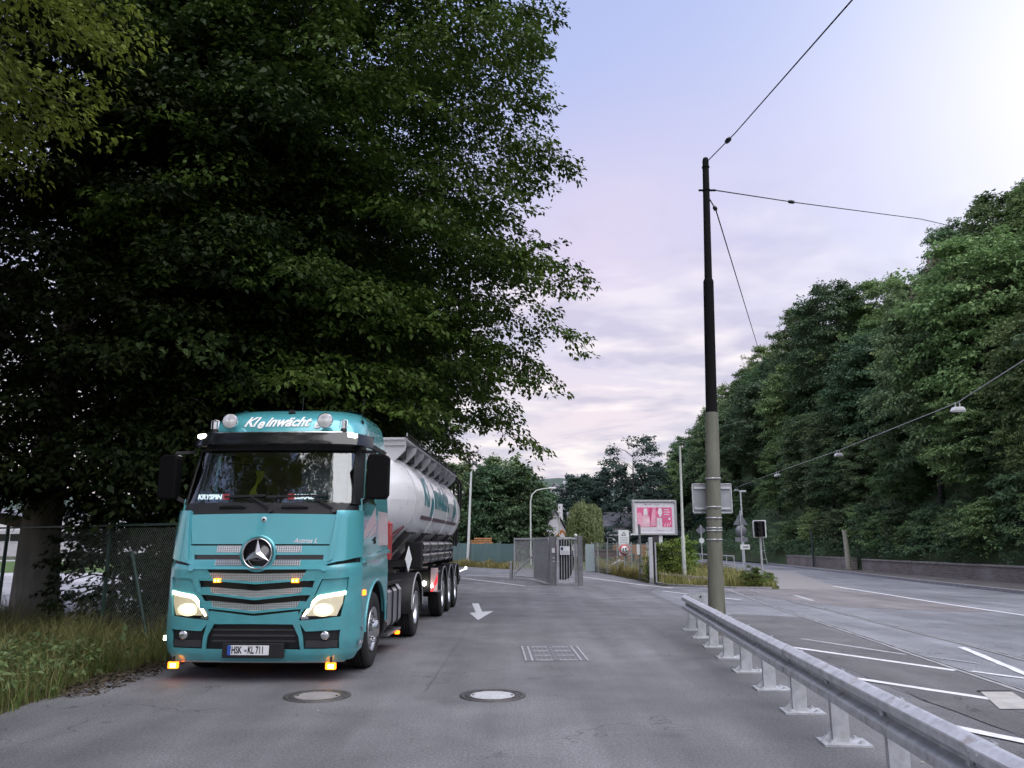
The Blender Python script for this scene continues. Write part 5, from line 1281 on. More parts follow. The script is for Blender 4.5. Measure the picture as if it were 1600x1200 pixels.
m = MB(); m.lathe([(.0, -.06), (.20, -.06), (.20, -.04), (.0, -.04)], (0, 0, 1.85), 'Y', 20, False); m.build('round_plate', MATS['sign_white'], q)
q = thing('lamp_mast', 'thin white mast under the far hanging lamp', 'mast', (19.75, 67, 0)); m = MB(); m.cyl((0, 0, 0), (0, 0, 6.05), .07, 10); m.build('shaft', MATS['white_mast'], q); m = MB(); m.b2(-.1, .45, -.1, .1, 6.0, 6.14); m.build('lantern', MATS['lamp_housing'], q)
# steel railing beside the road
q = thing('railing', 'galvanised two-bar pedestrian railing beyond the shrub island', 'railing', (11.7, 41.5, 0))
RP = [(11.62, 41.3), (11.75, 43.2), (11.8, 45.2), (11.8, 47.2), (11.75, 49.2), (11.6, 51.2), (11.3, 53.2)]
for x, y in RP: m = MB(); m.cyl((x - 11.7, y - 41.5, 0), (x - 11.7, y - 41.5, 1.0), .03, 8); m.build('post', GALV2, q)
for z in (1.0, .55): m = MB(); m.tube([(x - 11.7, y - 41.5, z) for x, y in RP], .03, 8); m.build('bar', GALV2, q)
# white hoarding with letters beside the gate post
q = thing('site_banner', 'white banner with dark letters under the billboard', 'banner', (8.9, 46, 0))
m = MB(); m.b2(-1.0, .6, -.02, .02, .75, 1.45); bn_ = m.build('cloth', MATS['sign_white'], q); m = MB(); m.b2(-1.05, .75, -.05, .05, 1.45, 1.58); m.build('rail', MATS['sign_white'], q)
text_runs([('LSA', -.5, 1.0, .42, 0, .01)], lambda u, v: (u, -.03, v), 'letters', BGLOSS, bn_)
for x in (-.95, .6): m = MB(); m.cyl((x, .04, 0), (x, .04, 1.5), .03, 8); m.build('post', GATED, q)

# ------------------------------------------------------------------ brick wall below the hillside
def brickmat():
    m = bpy.data.materials.new('old_brick'); m.use_nodes = True; t = m.node_tree; N = t.nodes; L = t.links; p = N['Principled BSDF']
    c = N.new('ShaderNodeTexCoord'); sx = N.new('ShaderNodeSeparateXYZ'); L.new(c.outputs['Object'], sx.inputs[0]); cb = N.new('ShaderNodeCombineXYZ'); L.new(sx.outputs[1], cb.inputs[0]); L.new(sx.outputs[2], cb.inputs[1])
    b = N.new('ShaderNodeTexBrick'); L.new(cb.outputs[0], b.inputs['Vector']); b.inputs['Scale'].default_value = 1; b.inputs['Brick Width'].default_value = .25; b.inputs['Row Height'].default_value = .08; b.inputs['Mortar Size'].default_value = .008
    b.inputs['Color1'].default_value = (.185, .145, .130, 1); b.inputs['Color2'].default_value = (.26, .215, .195, 1); b.inputs['Mortar'].default_value = (.30, .28, .26, 1)
    n = N.new('ShaderNodeTexNoise'); n.inputs['Scale'].default_value = .8; n.inputs['Detail'].default_value = 6; L.new(c.outputs['Object'], n.inputs['Vector'])
    r = N.new('ShaderNodeMapRange'); r.inputs[1].default_value = .5; r.inputs[2].default_value = .72; L.new(n.outputs[0], r.inputs[0])
    x = N.new('ShaderNodeMix'); x.data_type = 'RGBA'; x.inputs[7].default_value = (.38, .36, .34, 1); L.new(b.outputs[0], x.inputs[6])
    ml = N.new('ShaderNodeMath'); ml.operation = 'MULTIPLY'; ml.inputs[1].default_value = .6; L.new(r.outputs[0], ml.inputs[0]); L.new(ml.outputs[0], x.inputs[0])
    L.new(x.outputs[2], p.inputs['Base Color']); p.inputs['Roughness'].default_value = .9
    bm_ = N.new('ShaderNodeBump'); bm_.inputs['Distance'].default_value = .02; L.new(b.outputs[1], bm_.inputs['Height']); bm_.invert = True; L.new(bm_.outputs[0], p.inputs['Normal'])
    return m
BRICK = brickmat(); COPE = M('coping_stone', (.28, .26, .24), .9, var=.35, scale=4, bump=.4)
def bwall(label, y0, y1, h):
    q = thing('brick_wall', label, 'wall', (20.2, y0, .1))
    m = MB(); m.b2(0, .36, 0, y1 - y0, 0, h); m.build('masonry', BRICK, q)
    n = int((y1 - y0) / .62)
    for k in range(n):
        a = (y1 - y0) * k / n; m = MB(); m.b2(-.04 + rnd.uniform(-.01, .01), .40, a + .006, a + (y1 - y0) / n - .006, h, h + .06 + rnd.uniform(-.01, .02)); m.build('coping_stone', COPE, q)
bwall('long low brick wall at the foot of the wooded hillside', 14, 45.6, .62)
bwall('shorter far brick wall section beyond the wall opening', 47.0, 58, .66)
q = thing('wall_pier', 'pale stone pier leaning at the wall opening', 'pier', (20.1, 47.2, .1)); m = MB(); m.tube([(0, 0, 0), (-.02, 0, 1.2), (-.08, 0, 2.35)], [.16, .14, .12], 10); m.build('shaft', M('pale_stone', (.34, .33, .27), .85, var=.2), q); m = MB(); m.b2(-.2, .2, -.2, .2, -.02, .08); m.build('foot', COPE, q)
q = thing('fence_post', 'dark green post in front of the far brick wall', 'post', (20.05, 52.5, .1)); m = MB(); m.cyl((0, 0, 0), (0, 0, 2.4), .07, 8); m.build('shaft', M('dark_green_post', (.03, .05, .05), .6), q)

# ------------------------------------------------------------------ houses and the hall beyond
def house(label, loc, w, d, h, rh, wall, roof, rz=0., wins=(), ridge_x=True):
    q = thing('house', label, 'house', loc, rz)
    m = MB(); m.b2(-w / 2, w / 2, 0, d, 0, h)
    if ridge_x: m.prism([(0, h), (d, h), (d / 2, h + rh)], lambda u, v, z: (z, u, v), -w / 2 + .02, w / 2 - .02)
    else: m.prism([(-w / 2, h), (w / 2, h), (0, h + rh)], lambda u, v, z: (u, z, v), .02, d - .02)
    wo_ = m.build('wall', wall, q)
    ro = MB()
    if ridge_x:
        for s in (0, 1): ro.prism([((-.3 if s == 0 else d + .3), h - .12), (d / 2, h + rh + .1), (d / 2, h + rh + .25), ((-.3 if s == 0 else d + .3), h + .05)], lambda u, v, z: (z, u, v), -w / 2 - .25, w / 2 + .25)
    else:
        for s in (-1, 1): ro.prism([(s * (w / 2 + .3), h - .12), (0, h + rh + .1), (0, h + rh + .25), (s * (w / 2 + .3), h + .05)], lambda u, v, z: (u, z, v), -.3, d + .3)
    ro = ro.build('roof', roof, q); m = MB(); m.b2(w * .2, w * .2 + .5, d / 2 - .2, d / 2 + .3, h + rh * .5, h + rh + .9); m.build('chimney', wall, ro)
    for (x, z, ww, hh) in wins:
        m = MB(); m.b2(x - ww / 2, x + ww / 2, -.03, .05, z, z + hh); wi = m.build('window', BGLOSS, q)
        m = MB(); m.b2(x - ww / 2 - .07, x + ww / 2 + .07, -.05, -.02, z - .10, z - .02); m.build('sill', wall, wi); m = MB(); m.b2(x - .03, x + .03, -.045, -.03, z, z + hh); m.build('mullion', M('window_frame', (.7, .7, .7), .5), wi)
    return q
HW = M('render_white', (.68, .66, .70), .8, var=.06, scale=1); SLATE = M('slate_roof', (.13, .13, .15), .7, var=.2, scale=2); TILE = M('tile_roof', (.30, .14, .10), .8, var=.2, scale=2); HB = M('house_brick', (.34, .16, .13), .85, var=.15)
house('white rendered house beyond the gate, left of the willow', (4.75, 86, 0), 2.6, 6, 2.75, 2.4, HW, SLATE, wins=((-.6, 1.2, .7, .9), (.6, 1.2, .7, .9)), ridge_x=False)
house('white house with steep roof half hidden on the wooded slope', (9.0, 165, 3.0), 7, 8, 5, 6.0, HW, SLATE, R(-12), wins=((-1.8, 1.5, 1.2, 1.4), (1.6, 1.5, 1.2, 1.4), (0, 5.5, 1, 1.3)), ridge_x=False)
house('low white house with dark roof right of the willow', (12.2, 96, 0), 10, 7, 3.7, 1.6, HW, SLATE, wins=((-3, 1, 1.2, 1.2), (-.5, 1, 1.2, 1.2), (2.4, 1, 1.2, 1.2)))
house('narrow white building just right of the pale mast', (22.9, 100, 0), 2.4, 8, 4.0, .8, HW, SLATE, wins=((-.4, 1.4, .7, 1.2), (-.4, 3.0, .7, .8)), ridge_x=False)
house('red brick house with white window frames next to the narrow white building', (25.8, 104, 0), 2.6, 8, 3.6, 1.4, HB, TILE, wins=((-.5, 1.2, .8, 1.2), (.6, 1.2, .8, 1.2)))
house('long white hall seen through the chain-link fence', (-62, 100, 0), 60, 14, 5.0, 1.0, HW, SLATE, wins=tuple((x, 1.9, 5.5, .9) for x in range(-26, 28, 8)))
# ------------------------------------------------------------------ hills
HILLM = M('hill_undergrowth', (0.053, 0.083, 0.030), .95, var=.4, scale=.6, bump=.5, bscale=4)
def hz(x, y):
    x0 = 20.56 + max(0, (62 - y) * 0) 
    t = x - x0
    z = .7 + min(t, 14.5) * 1.22 + max(0, t - 14.5) * .22
    return z + .5 * math.sin(y * .31 + x * .2) * min(1, max(0, t) / 4)
m = MB(); xs = np.concatenate([[20.57], np.linspace(21, 36, 12), [45, 70, 120]])
m.grid([[(x, y, hz(x, y) if x > 20.58 else .1) for x in xs] for y in np.linspace(-10, 150, 50)], True)
o = m.build('hillside', HILLM); o['kind'] = 'structure'
FARH = M('far_hill_wood', (.055, .085, .065), .95, var=.3, scale=.15, bump=1, bscale=.8)
m = MB(); r_ = random.Random(3)
m.grid([[(x, 330 + d * 60, max(0, (26 + 5 * math.sin(x * .02 + 1) + 3 * math.sin(x * .07)) * math.sin(PI * min(1, (d + .02) / 2.2)))) for x in np.linspace(-420, 420, 90)] for d in np.linspace(0, 3, 7)], True)
o = m.build('hills', FARH); o['kind'] = 'structure'
m = MB(); m.grid([[(x, -70 - d * 20, (10 + 3 * math.sin(x * .05) + 2 * math.sin(x * .17 + 2)) * math.sin(PI / 2 * d / 2)) for x in np.linspace(-200, 200, 60)] for d in (0, .6, 1.2, 2)], True)
o = m.build('hill_behind', HILLM); o['kind'] = 'structure'
sheet('lawn', [(-80, 46), (-22, 46), (-22, 74), (-80, 74)], -.004, M('lawn_green', (.085, .15, .03), .9, var=.3, scale=.8))

# ------------------------------------------------------------------ trees
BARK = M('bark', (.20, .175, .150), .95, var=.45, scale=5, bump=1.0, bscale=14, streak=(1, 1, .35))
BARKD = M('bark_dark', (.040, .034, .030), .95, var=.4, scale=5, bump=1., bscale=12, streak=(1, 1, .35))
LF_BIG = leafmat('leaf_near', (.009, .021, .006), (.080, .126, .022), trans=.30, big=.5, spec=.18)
LF_PAINTED_LIT = leafmat('leaf_painted_lit', (.022, .040, .009), (.330, .390, .070), trans=.35, big=.9)  # bright yellow-green: light on the leaves put into their colour
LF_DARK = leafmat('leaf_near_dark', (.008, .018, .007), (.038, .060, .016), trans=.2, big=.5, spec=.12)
LF_H = [leafmat('leaf_hill_a', (0.068, 0.122, 0.058), (0.160, 0.235, 0.112), big=.5), leafmat('leaf_hill_b', (0.052, 0.100, 0.054), (0.124, 0.192, 0.100), big=.5), leafmat('leaf_hill_c', (0.098, 0.165, 0.060), (0.220, 0.305, 0.125), big=.5)]
LF_W = leafmat('leaf_willow', (.27, .32, .13), (.42, .46, .23), big=.8)
def limb(m, p, q, r0, r1, rng, n=5, wob=.06):
    p, q = np.array(p), np.array(q); L = np.linalg.norm(q - p); pts = []
    for i in range(n + 1):
        t = i / n; a = p + (q - p) * t; a[2] += .10 * L * math.sin(PI * t)
        if 0 < i < n: a = a + rng.normal(0, wob * L / n * 1.5, 3)
        pts.append(a)
    m.tube(pts, [r0 + (r1 - r0) * i / n for i in range(n + 1)], 7, cap=False)
    return pts
def crown_boughs(rng, nb, h0, h1, reach, fill=(.35, 1.0), Lf=.34, prof_=None):
    u = rng.random(nb); az = rng.uniform(0, 2 * PI, nb)
    R_ = reach(u, az); f = fill[0] + (fill[1] - fill[0]) * np.sqrt(rng.random(nb)); L = Lf * R_ * rng.uniform(.7, 1.25, nb)
    tip = R_ * f; b = np.maximum(tip - L, .1)
    B = np.stack([b * np.cos(az), b * np.sin(az), h0 + (h1 - h0) * u + rng.normal(0, .15, nb)], 1)
    up_ = -.10 + .75 * u ** 2
    D = np.stack([np.cos(az), np.sin(az), up_], 1) + rng.normal(0, .12, (nb, 3))
    return B, D, L
def tree_parts(seed, h0, h1, reach, nb, ns, k, Rr, Ll, tr, leaf, bark=BARK, th=None, fill=(.35, 1.), Lf=.34, nl=14, lean=(0, 0), drop=.28, width=.38, wide=.55):
    rng = np.random.default_rng(seed)
    B, D, L = crown_boughs(rng, nb, h0, h1, reach, fill, Lf)
    P, DD = boughs(B, D, L, ns, rng, width, drop)
    V = leaf_array(P, DD, k, Rr, Ll, rng, wide=wide)
    # leaders so the middle is not hollow
    m = MB(); th = th or h1 * .92
    pts = [(lean[0] * t + .03 * th * math.sin(3 * t + seed), lean[1] * t, th * t) for t in np.linspace(0, 1, 9)]
    rr = [tr * (1.45 if i == 0 else 1.0) * (1 - .88 * (i / 8) ** 1.1) for i in range(9)]
    pts.insert(1, (pts[0][0], pts[0][1], .35)); rr.insert(1, tr * 1.08)
    m.tube(pts, rr, 14, cap=False)
    idx = rng.choice(nb, min(nl, nb), replace=False)
    for i in idx:
        zz = max(h0 * .75, B[i][2] - .35 * np.linalg.norm(B[i][:2])); t = min(.95, zz / th)
        s = (lean[0] * t + .03 * th * math.sin(3 * t + seed), lean[1] * t, zz); e = B[i] + D[i] / np.linalg.norm(D[i]) * L[i] * .7
        limb(m, s, e, tr * .34 * (1 - .6 * t), .012, rng)
    for i in rng.choice(nb, min(nb, nl * 5), replace=False):
        d = D[i] / np.linalg.norm(D[i]); limb(m, B[i] - d * L[i] * .5, B[i] + d * L[i] * .85 + np.array([0, 0, -drop * L[i] * .7]), .022, .005, rng, 4)
    return m.mesh('trunk', bark), fast_mesh('crown', V, 4, leaf)
def plant_tree(name, label, parts, loc, rz=0., sc=1., group=None, cat='tree'):
    q = thing(name, label, cat, loc, rz, group); q.scale = (sc, sc, sc) if np.ndim(sc) == 0 else sc
    link('trunk', parts[0], q); link('crown', parts[1], q)
    return q
def ell(rx, ry=None, p=.75, lo=.35, droopside=None):
    ry = ry or rx
    def f(u, az):
        b = np.sin(np.clip(lo + (1 - lo) * u, 0, 1) * PI) ** p if False else (np.clip(1 - ((u - .38) / .66) ** 2, .04, 1)) ** p
        r = 1 / np.sqrt((np.cos(az) / rx) ** 2 + (np.sin(az) / ry) ** 2)
        return r * b * (1 + .12 * np.sin(3 * az + 2) + .08 * np.sin(5 * az + 7 * u))
    return f
def flatreach(rx0, rx1, yneg, ypos, bot=.75):
    """wide crown reaching different distances to each side"""
    def f(u, az):
        c, s = np.cos(az), np.sin(az); rx = np.where(c > 0, rx1, rx0); ry = np.where(s > 0, ypos, yneg)
        r = 1 / np.sqrt((c / rx) ** 2 + (s / ry) ** 2); b = np.clip(1 - np.maximum(0, (u - .45) / .75) ** 2, .05, 1) ** .6 * np.clip(bot + (1 - bot) * u / .22, 0, 1)
        return r * b * (1 + .07 * np.sin(4 * az + 9 * u))
    return f
# the big roadside trees over the lorry
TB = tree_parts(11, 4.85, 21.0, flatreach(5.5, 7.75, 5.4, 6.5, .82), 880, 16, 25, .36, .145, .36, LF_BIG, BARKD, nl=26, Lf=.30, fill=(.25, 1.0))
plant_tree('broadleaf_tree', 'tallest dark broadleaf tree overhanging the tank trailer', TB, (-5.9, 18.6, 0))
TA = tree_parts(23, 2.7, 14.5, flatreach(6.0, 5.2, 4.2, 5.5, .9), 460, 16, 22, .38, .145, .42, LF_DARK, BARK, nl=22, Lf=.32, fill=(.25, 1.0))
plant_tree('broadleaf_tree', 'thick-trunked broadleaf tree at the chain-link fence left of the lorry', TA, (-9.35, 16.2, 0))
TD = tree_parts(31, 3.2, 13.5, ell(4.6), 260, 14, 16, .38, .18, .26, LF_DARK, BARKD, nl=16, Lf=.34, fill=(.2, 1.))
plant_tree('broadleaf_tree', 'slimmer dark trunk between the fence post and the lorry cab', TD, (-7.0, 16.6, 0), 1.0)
for i, (x, y, rz, s) in enumerate(((-6.9, 24.5, 2.1, 1.05), (-9.5, 29, .4, 1.15), (-6.8, 34, 4.0, 1.1), (-8, 42, 2.8, 1.2))):
    plant_tree('broadleaf_tree', 'dark tree in the row behind the lorry and the fence', TD, (x, y, 0), rz, s, 'trees in the row behind the fence')
TN = tree_parts(47, 8.0, 14.5, flatreach(5.5, 5.0, 5.0, 4.6), 300, 15, 19, .30, .12, .34, LF_PAINTED_LIT, BARK, nl=18, Lf=.32, fill=(.3, 1.))
plant_tree('broadleaf_tree', 'near broadleaf tree whose leaves, coloured as if lit, hang into the upper left corner', TN, (-9.9, 8.6, 0))
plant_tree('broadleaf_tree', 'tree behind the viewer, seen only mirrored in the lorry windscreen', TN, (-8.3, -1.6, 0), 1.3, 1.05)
# shrubs under the trees
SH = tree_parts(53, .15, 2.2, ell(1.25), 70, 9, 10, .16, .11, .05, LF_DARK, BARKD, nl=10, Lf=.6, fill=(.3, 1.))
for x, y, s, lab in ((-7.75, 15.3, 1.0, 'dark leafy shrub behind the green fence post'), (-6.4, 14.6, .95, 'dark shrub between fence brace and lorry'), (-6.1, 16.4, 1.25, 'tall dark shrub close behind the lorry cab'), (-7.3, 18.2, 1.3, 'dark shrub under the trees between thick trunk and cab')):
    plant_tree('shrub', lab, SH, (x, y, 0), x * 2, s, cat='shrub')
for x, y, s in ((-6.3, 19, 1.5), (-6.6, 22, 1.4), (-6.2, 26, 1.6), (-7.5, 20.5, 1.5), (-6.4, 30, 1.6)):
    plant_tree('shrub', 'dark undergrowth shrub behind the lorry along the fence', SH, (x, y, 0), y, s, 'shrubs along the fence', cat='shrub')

# hillside wood
rngH = np.random.default_rng(77)
HP = []
for i in range(7):
    h1 = rngH.uniform(7.5, 11.5)
    HP.append(tree_parts(100 + i, 2.4, h1, ell(rngH.uniform(3.0, 4.3), p=.5), 200, 10, 13, .36, .22, .17, LF_H[i % 3], BARKD, nl=12, Lf=.42, fill=(.35, 1.), drop=.25, wide=.6))
BLOS = tree_parts(131, 2, 8, ell(2.2), 90, 8, 9, .3, .22, .12, leafmat('dry_twig_leaf', (.12, .085, .06), (.21, .16, .13)), BARKD, nl=14, Lf=.45)
spots = []
y = 21.
while y < 118:
    for j, xx in enumerate((23.0, 24.9, 27.2, 30.0, 33.0, 36.2)):
        px, pyy = xx + rngH.uniform(-1.5, 1.5) * (j > 0), y + rngH.uniform(-2.6, 2.6) + (2 if j % 2 else 0)
        if pyy < px * 1.05 - 3: continue
        if j in (0,) and y > 95: pass
        spots.append((px, pyy, j))
    y += 4.6 if y < 60 else 6.0
ROW = ('at the foot of', 'low on', 'partway up', 'halfway up', 'high on', 'along the crest of')
labs = ('grey-green', 'dark green', 'light green')
for n_, (x, y, j) in enumerate(spots):
    i = int(rngH.integers(0, 7)) if not (y < 46 and j < 4) else (2, 5, 2, 0)[int(rngH.integers(0, 4))]
    s = rngH.choice([.68, .8, .92, 1.0, 1.1, 1.28]) * (.56 if j == 0 else .85 if j == 1 else .95 if j < 4 else .78) * (.85 if y < 50 and j > 2 else 1.)
    if j > 3: s = rngH.uniform(.80, .92) if y < 56 else rngH.uniform(.72, .84) if y < 78 else rngH.uniform(.92, 1.05)
    elif j == 3: s = rngH.uniform(.78, .98)
    if abs(y - 52) < 2.6 and j == 3 and not globals().get('_bl'):
        _bl = True
        plant_tree('broadleaf_tree', 'greyish brown half-bare tree among the hillside trees', BLOS, (x, y, hz(x, y) - .2), 0, 1.15); continue
    plant_tree('broadleaf_tree', '%s tree %s the wooded hillside, %s' % (labs[i % 3], ROW[j], 'towards the frame edge' if y < 44 else 'above the low brick wall' if y < 62 else 'above the road bend' if y < 85 else 'at its far end'), HP[i], (x, y, hz(x, y) - (.3 if j < 3 else .9)), rngH.uniform(0, 6.28), (s, s, s * rngH.uniform(.9, 1.12)), 'trees on the wooded hillside')
# hedge of small shrubs hanging over the wall
SW = tree_parts(61, .1, 1.9, ell(1.5), 80, 8, 9, .18, .14, .05, LF_H[2], BARKD, nl=8, Lf=.6)
SW2 = tree_parts(62, .1, 2.1, ell(1.5), 80, 8, 9, .18, .14, .05, LF_H[0], BARKD, nl=8, Lf=.6)
for k in range(22):
    y = 24 + k * 1.75; x = 21.5 + rngH.uniform(-.35, .5)
    plant_tree('shrub', '%s shrub behind the brick wall, %s' % (('light green', 'grey-green')[k % 2], 'nearest the frame edge' if y < 31 else 'along the middle of the long wall' if y < 39 else 'just before the wall opening' if y < 46.5 else 'above the far wall section'), (SW, SW2)[k % 2], (x, y, hz(x, y) - .25), k * 1.3, rngH.uniform(.75, 1.15), 'shrubs behind the brick wall', cat='shrub')

nU = 3600; ux = 20.65 + 4.2 * rngH.random(nU) ** 1.5; uy = rngH.uniform(12, 112, nU)
UC = np.stack([ux, uy, np.array([hz(a, b) for a, b in zip(ux, uy)]) + .05 + rngH.uniform(0, .35, nU)], 1)
UD = np.stack([-rngH.uniform(.2, 1, nU), rngH.normal(0, .5, nU), rngH.uniform(.1, .9, nU)], 1)
tag(link('undergrowth', fast_mesh('undergrowth', leaf_array(UC, UD, 9, .26, .20, rngH, jit=.5), 4, LF_H[1])), 'low leafy undergrowth covering the foot of the hillside', 'undergrowth', kind='stuff')

# trees behind the yard
FP_ = []
LF_F = [leafmat('leaf_far_a', (0.052, 0.096, 0.048), (0.120, 0.180, 0.090), big=.3), leafmat('leaf_far_b', (0.110, 0.160, 0.080), (0.200, 0.240, 0.120), big=.3), leafmat('leaf_far_c', (0.024, 0.048, 0.044), (0.060, 0.096, 0.072), big=.3)]
for i in range(3):
    FP_.append(tree_parts(200 + i, 1.0, (9.5, 9.0, 12.0)[i], ell((3.8, 3.2, 5.0)[i], p=.55), 180, 9, 10, .45, .36, .2, LF_F[i], BARKD, nl=12, Lf=.42, fill=(.35, 1.), wide=.6))
OPEN = tree_parts(210, 4.5, 13.5, ell(4.6, p=.5), 60, 9, 9, .42, .34, .22, LF_F[2], BARKD, nl=26, Lf=.36, fill=(.5, 1.))
far = [(-8.6, 80, 1, .95, 'brownish birch-like tree behind the sheeted fence next to the tank'), (-5.3, 78, 1, 1.0, 'olive birch-like tree just right of the floodlight mast'), (-2.3, 76, 0, .92, 'mid-green bushy tree behind the left half of the sheeted fence'), (.6, 75, 0, .88, 'mid-green bushy tree right behind the curved street lamp'),
       (-1.0, 82, 1, 1.12, 'taller thin-topped tree poking above the bushy trees'), (2.6, 92, 0, .85, 'yellow-green tree behind the curved street lamp'), (8.6, 104, 2, .86, 'dark round tree behind the willow'), (14.0, 104, 2, .95, 'dark tree left of the billboard'), (18.5, 106, 2, 1.0, 'dark tree behind the billboard'), (22.5, 118, 2, 1.05, 'dark tree above the narrow white building'),
       (5.5, 120, 2, .75, 'dark blue-green tree between the white house and the far hill'), (27, 96, 2, .95, 'dark tree at the foot of the hill beyond the railing'), (30, 108, 0, 1.0, 'green tree at the far end of the hillside road'), (24.5, 82, 0, .8, 'green tree leaning over the far bend of the road'), (11.5, 112, 2, .9, 'dark tree between willow and billboard behind the low white house'), (-13, 84, 0, 1.1, 'green tree hidden behind the tank trailer'), (16.5, 90, 2, .62, 'low dark tree under the billboard')]
for x, y, i, s, lab in far: plant_tree('broadleaf_tree', lab, FP_[i], (x, y, 0), x * 1.7 + y, s)
plant_tree('broadleaf_tree', 'tall open-crowned tree above the billboard with sky showing through', OPEN, (15.5, 97, 0), .6, 1.06)
m = MB(); 
CY = tree_parts(220, .3, 6.6, lambda u, az: .75 * (1 - u) ** .5 + .05 + 0 * az, 120, 6, 9, .25, .26, .1, LF_F[2], BARKD, nl=6, Lf=.6); plant_tree('cypress', 'narrow dark columnar conifer left of the white house', CY, (2.9, 84, 0), 0, 1.0, cat='tree')
# willow
rw = np.random.default_rng(9); nS = 420; az = rw.uniform(0, 2 * PI, nS); rr = 1.75 * np.sqrt(rw.random(nS)); top = 5.5 * np.sqrt(np.clip(1 - (rr / 2.5) ** 2, .1, 1)) + .8 * np.sin(3 * az + 1) * rr / 1.75 + rw.normal(0, .22, nS); Cs = []; Ds = []
for a, r_, t_ in zip(az, rr, top):
    L_ = rw.uniform(1.3, 2.9)
    for k in range(11):
        f = k / 10; Cs.append((r_ * math.cos(a) * (1 + .10 * f), r_ * math.sin(a) * (1 + .10 * f), max(.5, t_ - L_ * f))); Ds.append((math.cos(a) * .25 + rw.normal(0, .1), math.sin(a) * .25 + rw.normal(0, .1), -1))
V = leaf_array(np.array(Cs), np.array(Ds), 4, .14, .26, rw, droop=1.2, wide=.26)
m = MB(); m.tube([(0, 0, 0), (.1, 0, 1.6), (0, .1, 3.2), (.1, 0, 4.6)], [.3, .22, .16, .05], 10)
for k in range(9): limb(m, (.05, 0, 2.0 + .2 * k), (1.6 * math.cos(k * 2.2), 1.6 * math.sin(k * 2.2), 3.6 + .12 * k), .08, .02, rw)
plant_tree('willow_tree', 'pale green weeping willow behind the folded gate', (m.mesh('trunk', BARK), fast_mesh('crown', V, 4, LF_W)), (6.9, 75, 0), 0, (.97, .97, .98))
BALL = tree_parts(230, .1, 2.9, lambda u, az: 1.35 * np.sqrt(np.clip(1 - (2 * u - 1) ** 2, .05, 1)) + 0 * az, 160, 7, 9, .16, .16, .1, LF_F[2], BARKD, nl=6, Lf=.3, fill=(.75, 1.), drop=.1)
plant_tree('clipped_bush', 'dark ball-clipped bush right of the willow', BALL, (9.4, 78, .3), 0, .95, cat='shrub')
plant_tree('clipped_bush', 'half-hidden rounded bush left under the billboard', BALL, (12.0, 74, 0), 2, .85, cat='shrub')
# shrubs on the traffic island
SG = leafmat('leaf_island', (.070, .115, .020), (.20, .26, .055), big=.9)
ISH = tree_parts(71, .1, 1.7, ell(1.15, p=.6), 90, 9, 9, .14, .11, .04, SG, BARKD, nl=10, Lf=.6)
for x, y, s, lab in ((6.7, 34.6, .92, 'yellow-green shrub beside the pale gate post'), (7.6, 36.4, 1.0, 'yellow-green shrub at the foot of the pale mast'), (9.3, 30.6, .42, 'small bright shrub at the tip of the traffic island'), (10.1, 31.2, .30, 'tiny bright shrub at the kerb end of the traffic island')):
    plant_tree('shrub', lab, ISH, (x, y, 0), x, s, cat='shrub')

# ------------------------------------------------------------------ grass and weeds
def grass(name, label, P, h, mat, rng, w=.008, bend=.35, cat='grass'):
    n = len(P); cl_n = .5 + .5 * np.sin(P[:, 0] * 2.9 + 1.3 * np.sin(P[:, 1] * 1.7)) * np.sin(P[:, 1] * 2.3 + np.sin(P[:, 0] * 1.9)); h = h * (.55 + .75 * cl_n) * rng.uniform(.5, 1.35, n); a = rng.uniform(0, 2 * PI, n); d = np.stack([np.cos(a), np.sin(a), np.zeros(n)], 1); s = np.stack([-np.sin(a), np.cos(a), np.zeros(n)], 1); b = bend * h * rng.uniform(.3, 1.4, n)
    w = w * rng.uniform(.7, 1.4, n); V = np.empty((n, 2, 4, 3)); up = np.array([[0, 0, 1.]])
    mid = P + d * (b * .3)[:, None] + up * (h * .6)[:, None]; tip = P + d * b[:, None] + up * (h * .97)[:, None]
    V[:, 0, 0] = P - s * w[:, None]; V[:, 0, 1] = P + s * w[:, None]; V[:, 0, 2] = mid + s * w[:, None] * .8; V[:, 0, 3] = mid - s * w[:, None] * .8
    V[:, 1, 0] = mid - s * w[:, None] * .8; V[:, 1, 1] = mid + s * w[:, None] * .8; V[:, 1, 2] = tip + s * w[:, None] * .15; V[:, 1, 3] = tip - s * w[:, None] * .15
    return tag(link(name, fast_mesh(name, V.reshape(-1, 3), 4, mat)), label, cat, kind='stuff')
rg = np.random.default_rng(15)
GDRY = leafmat('grass_dry', (.080, .078, .028), (.23, .21, .085), trans=.25, big=1.2)
GGRN = leafmat('grass_green', (.065, .105, .025), (.18, .24, .065), trans=.25, big=1.0)
def scatter(n, x0, x1, y0, y1, keep=None):
    p = np.stack([rg.uniform(x0, x1, n), rg.uniform(y0, y1, n), np.full(n, -.015)], 1)
    if keep is not None: p = p[keep(p)]
    return p
fl = lambda x: 13.92 - .69 * (x + 7.13)
edge = lambda p: p[:, 0] < -5.22 + .14 * np.sin(p[:, 1] * 2.3) + .10 * np.sin(p[:, 1] * 7) 
grass('grass', 'tall dry brownish grass on the verge left of the lorry', scatter(30000, -13, -4.9, 7.0, 20, lambda p: edge(p) & (p[:, 1] < fl(p[:, 0]) + 1.5)), .50, GDRY, rg, .0042, .85)
grass('grass', 'green grass tufts along the left asphalt edge', scatter(16000, -11, -4.9, 5.5, 14, lambda p: edge(p) & (p[:, 1] < fl(p[:, 0]) + .5)), .32, GGRN, rg, .005, .75)
C = scatter(750, -9.5, -5.2, 6.0, 11.2, lambda p: edge(p)); C[:, 2] = rg.uniform(.03, .42, len(C))
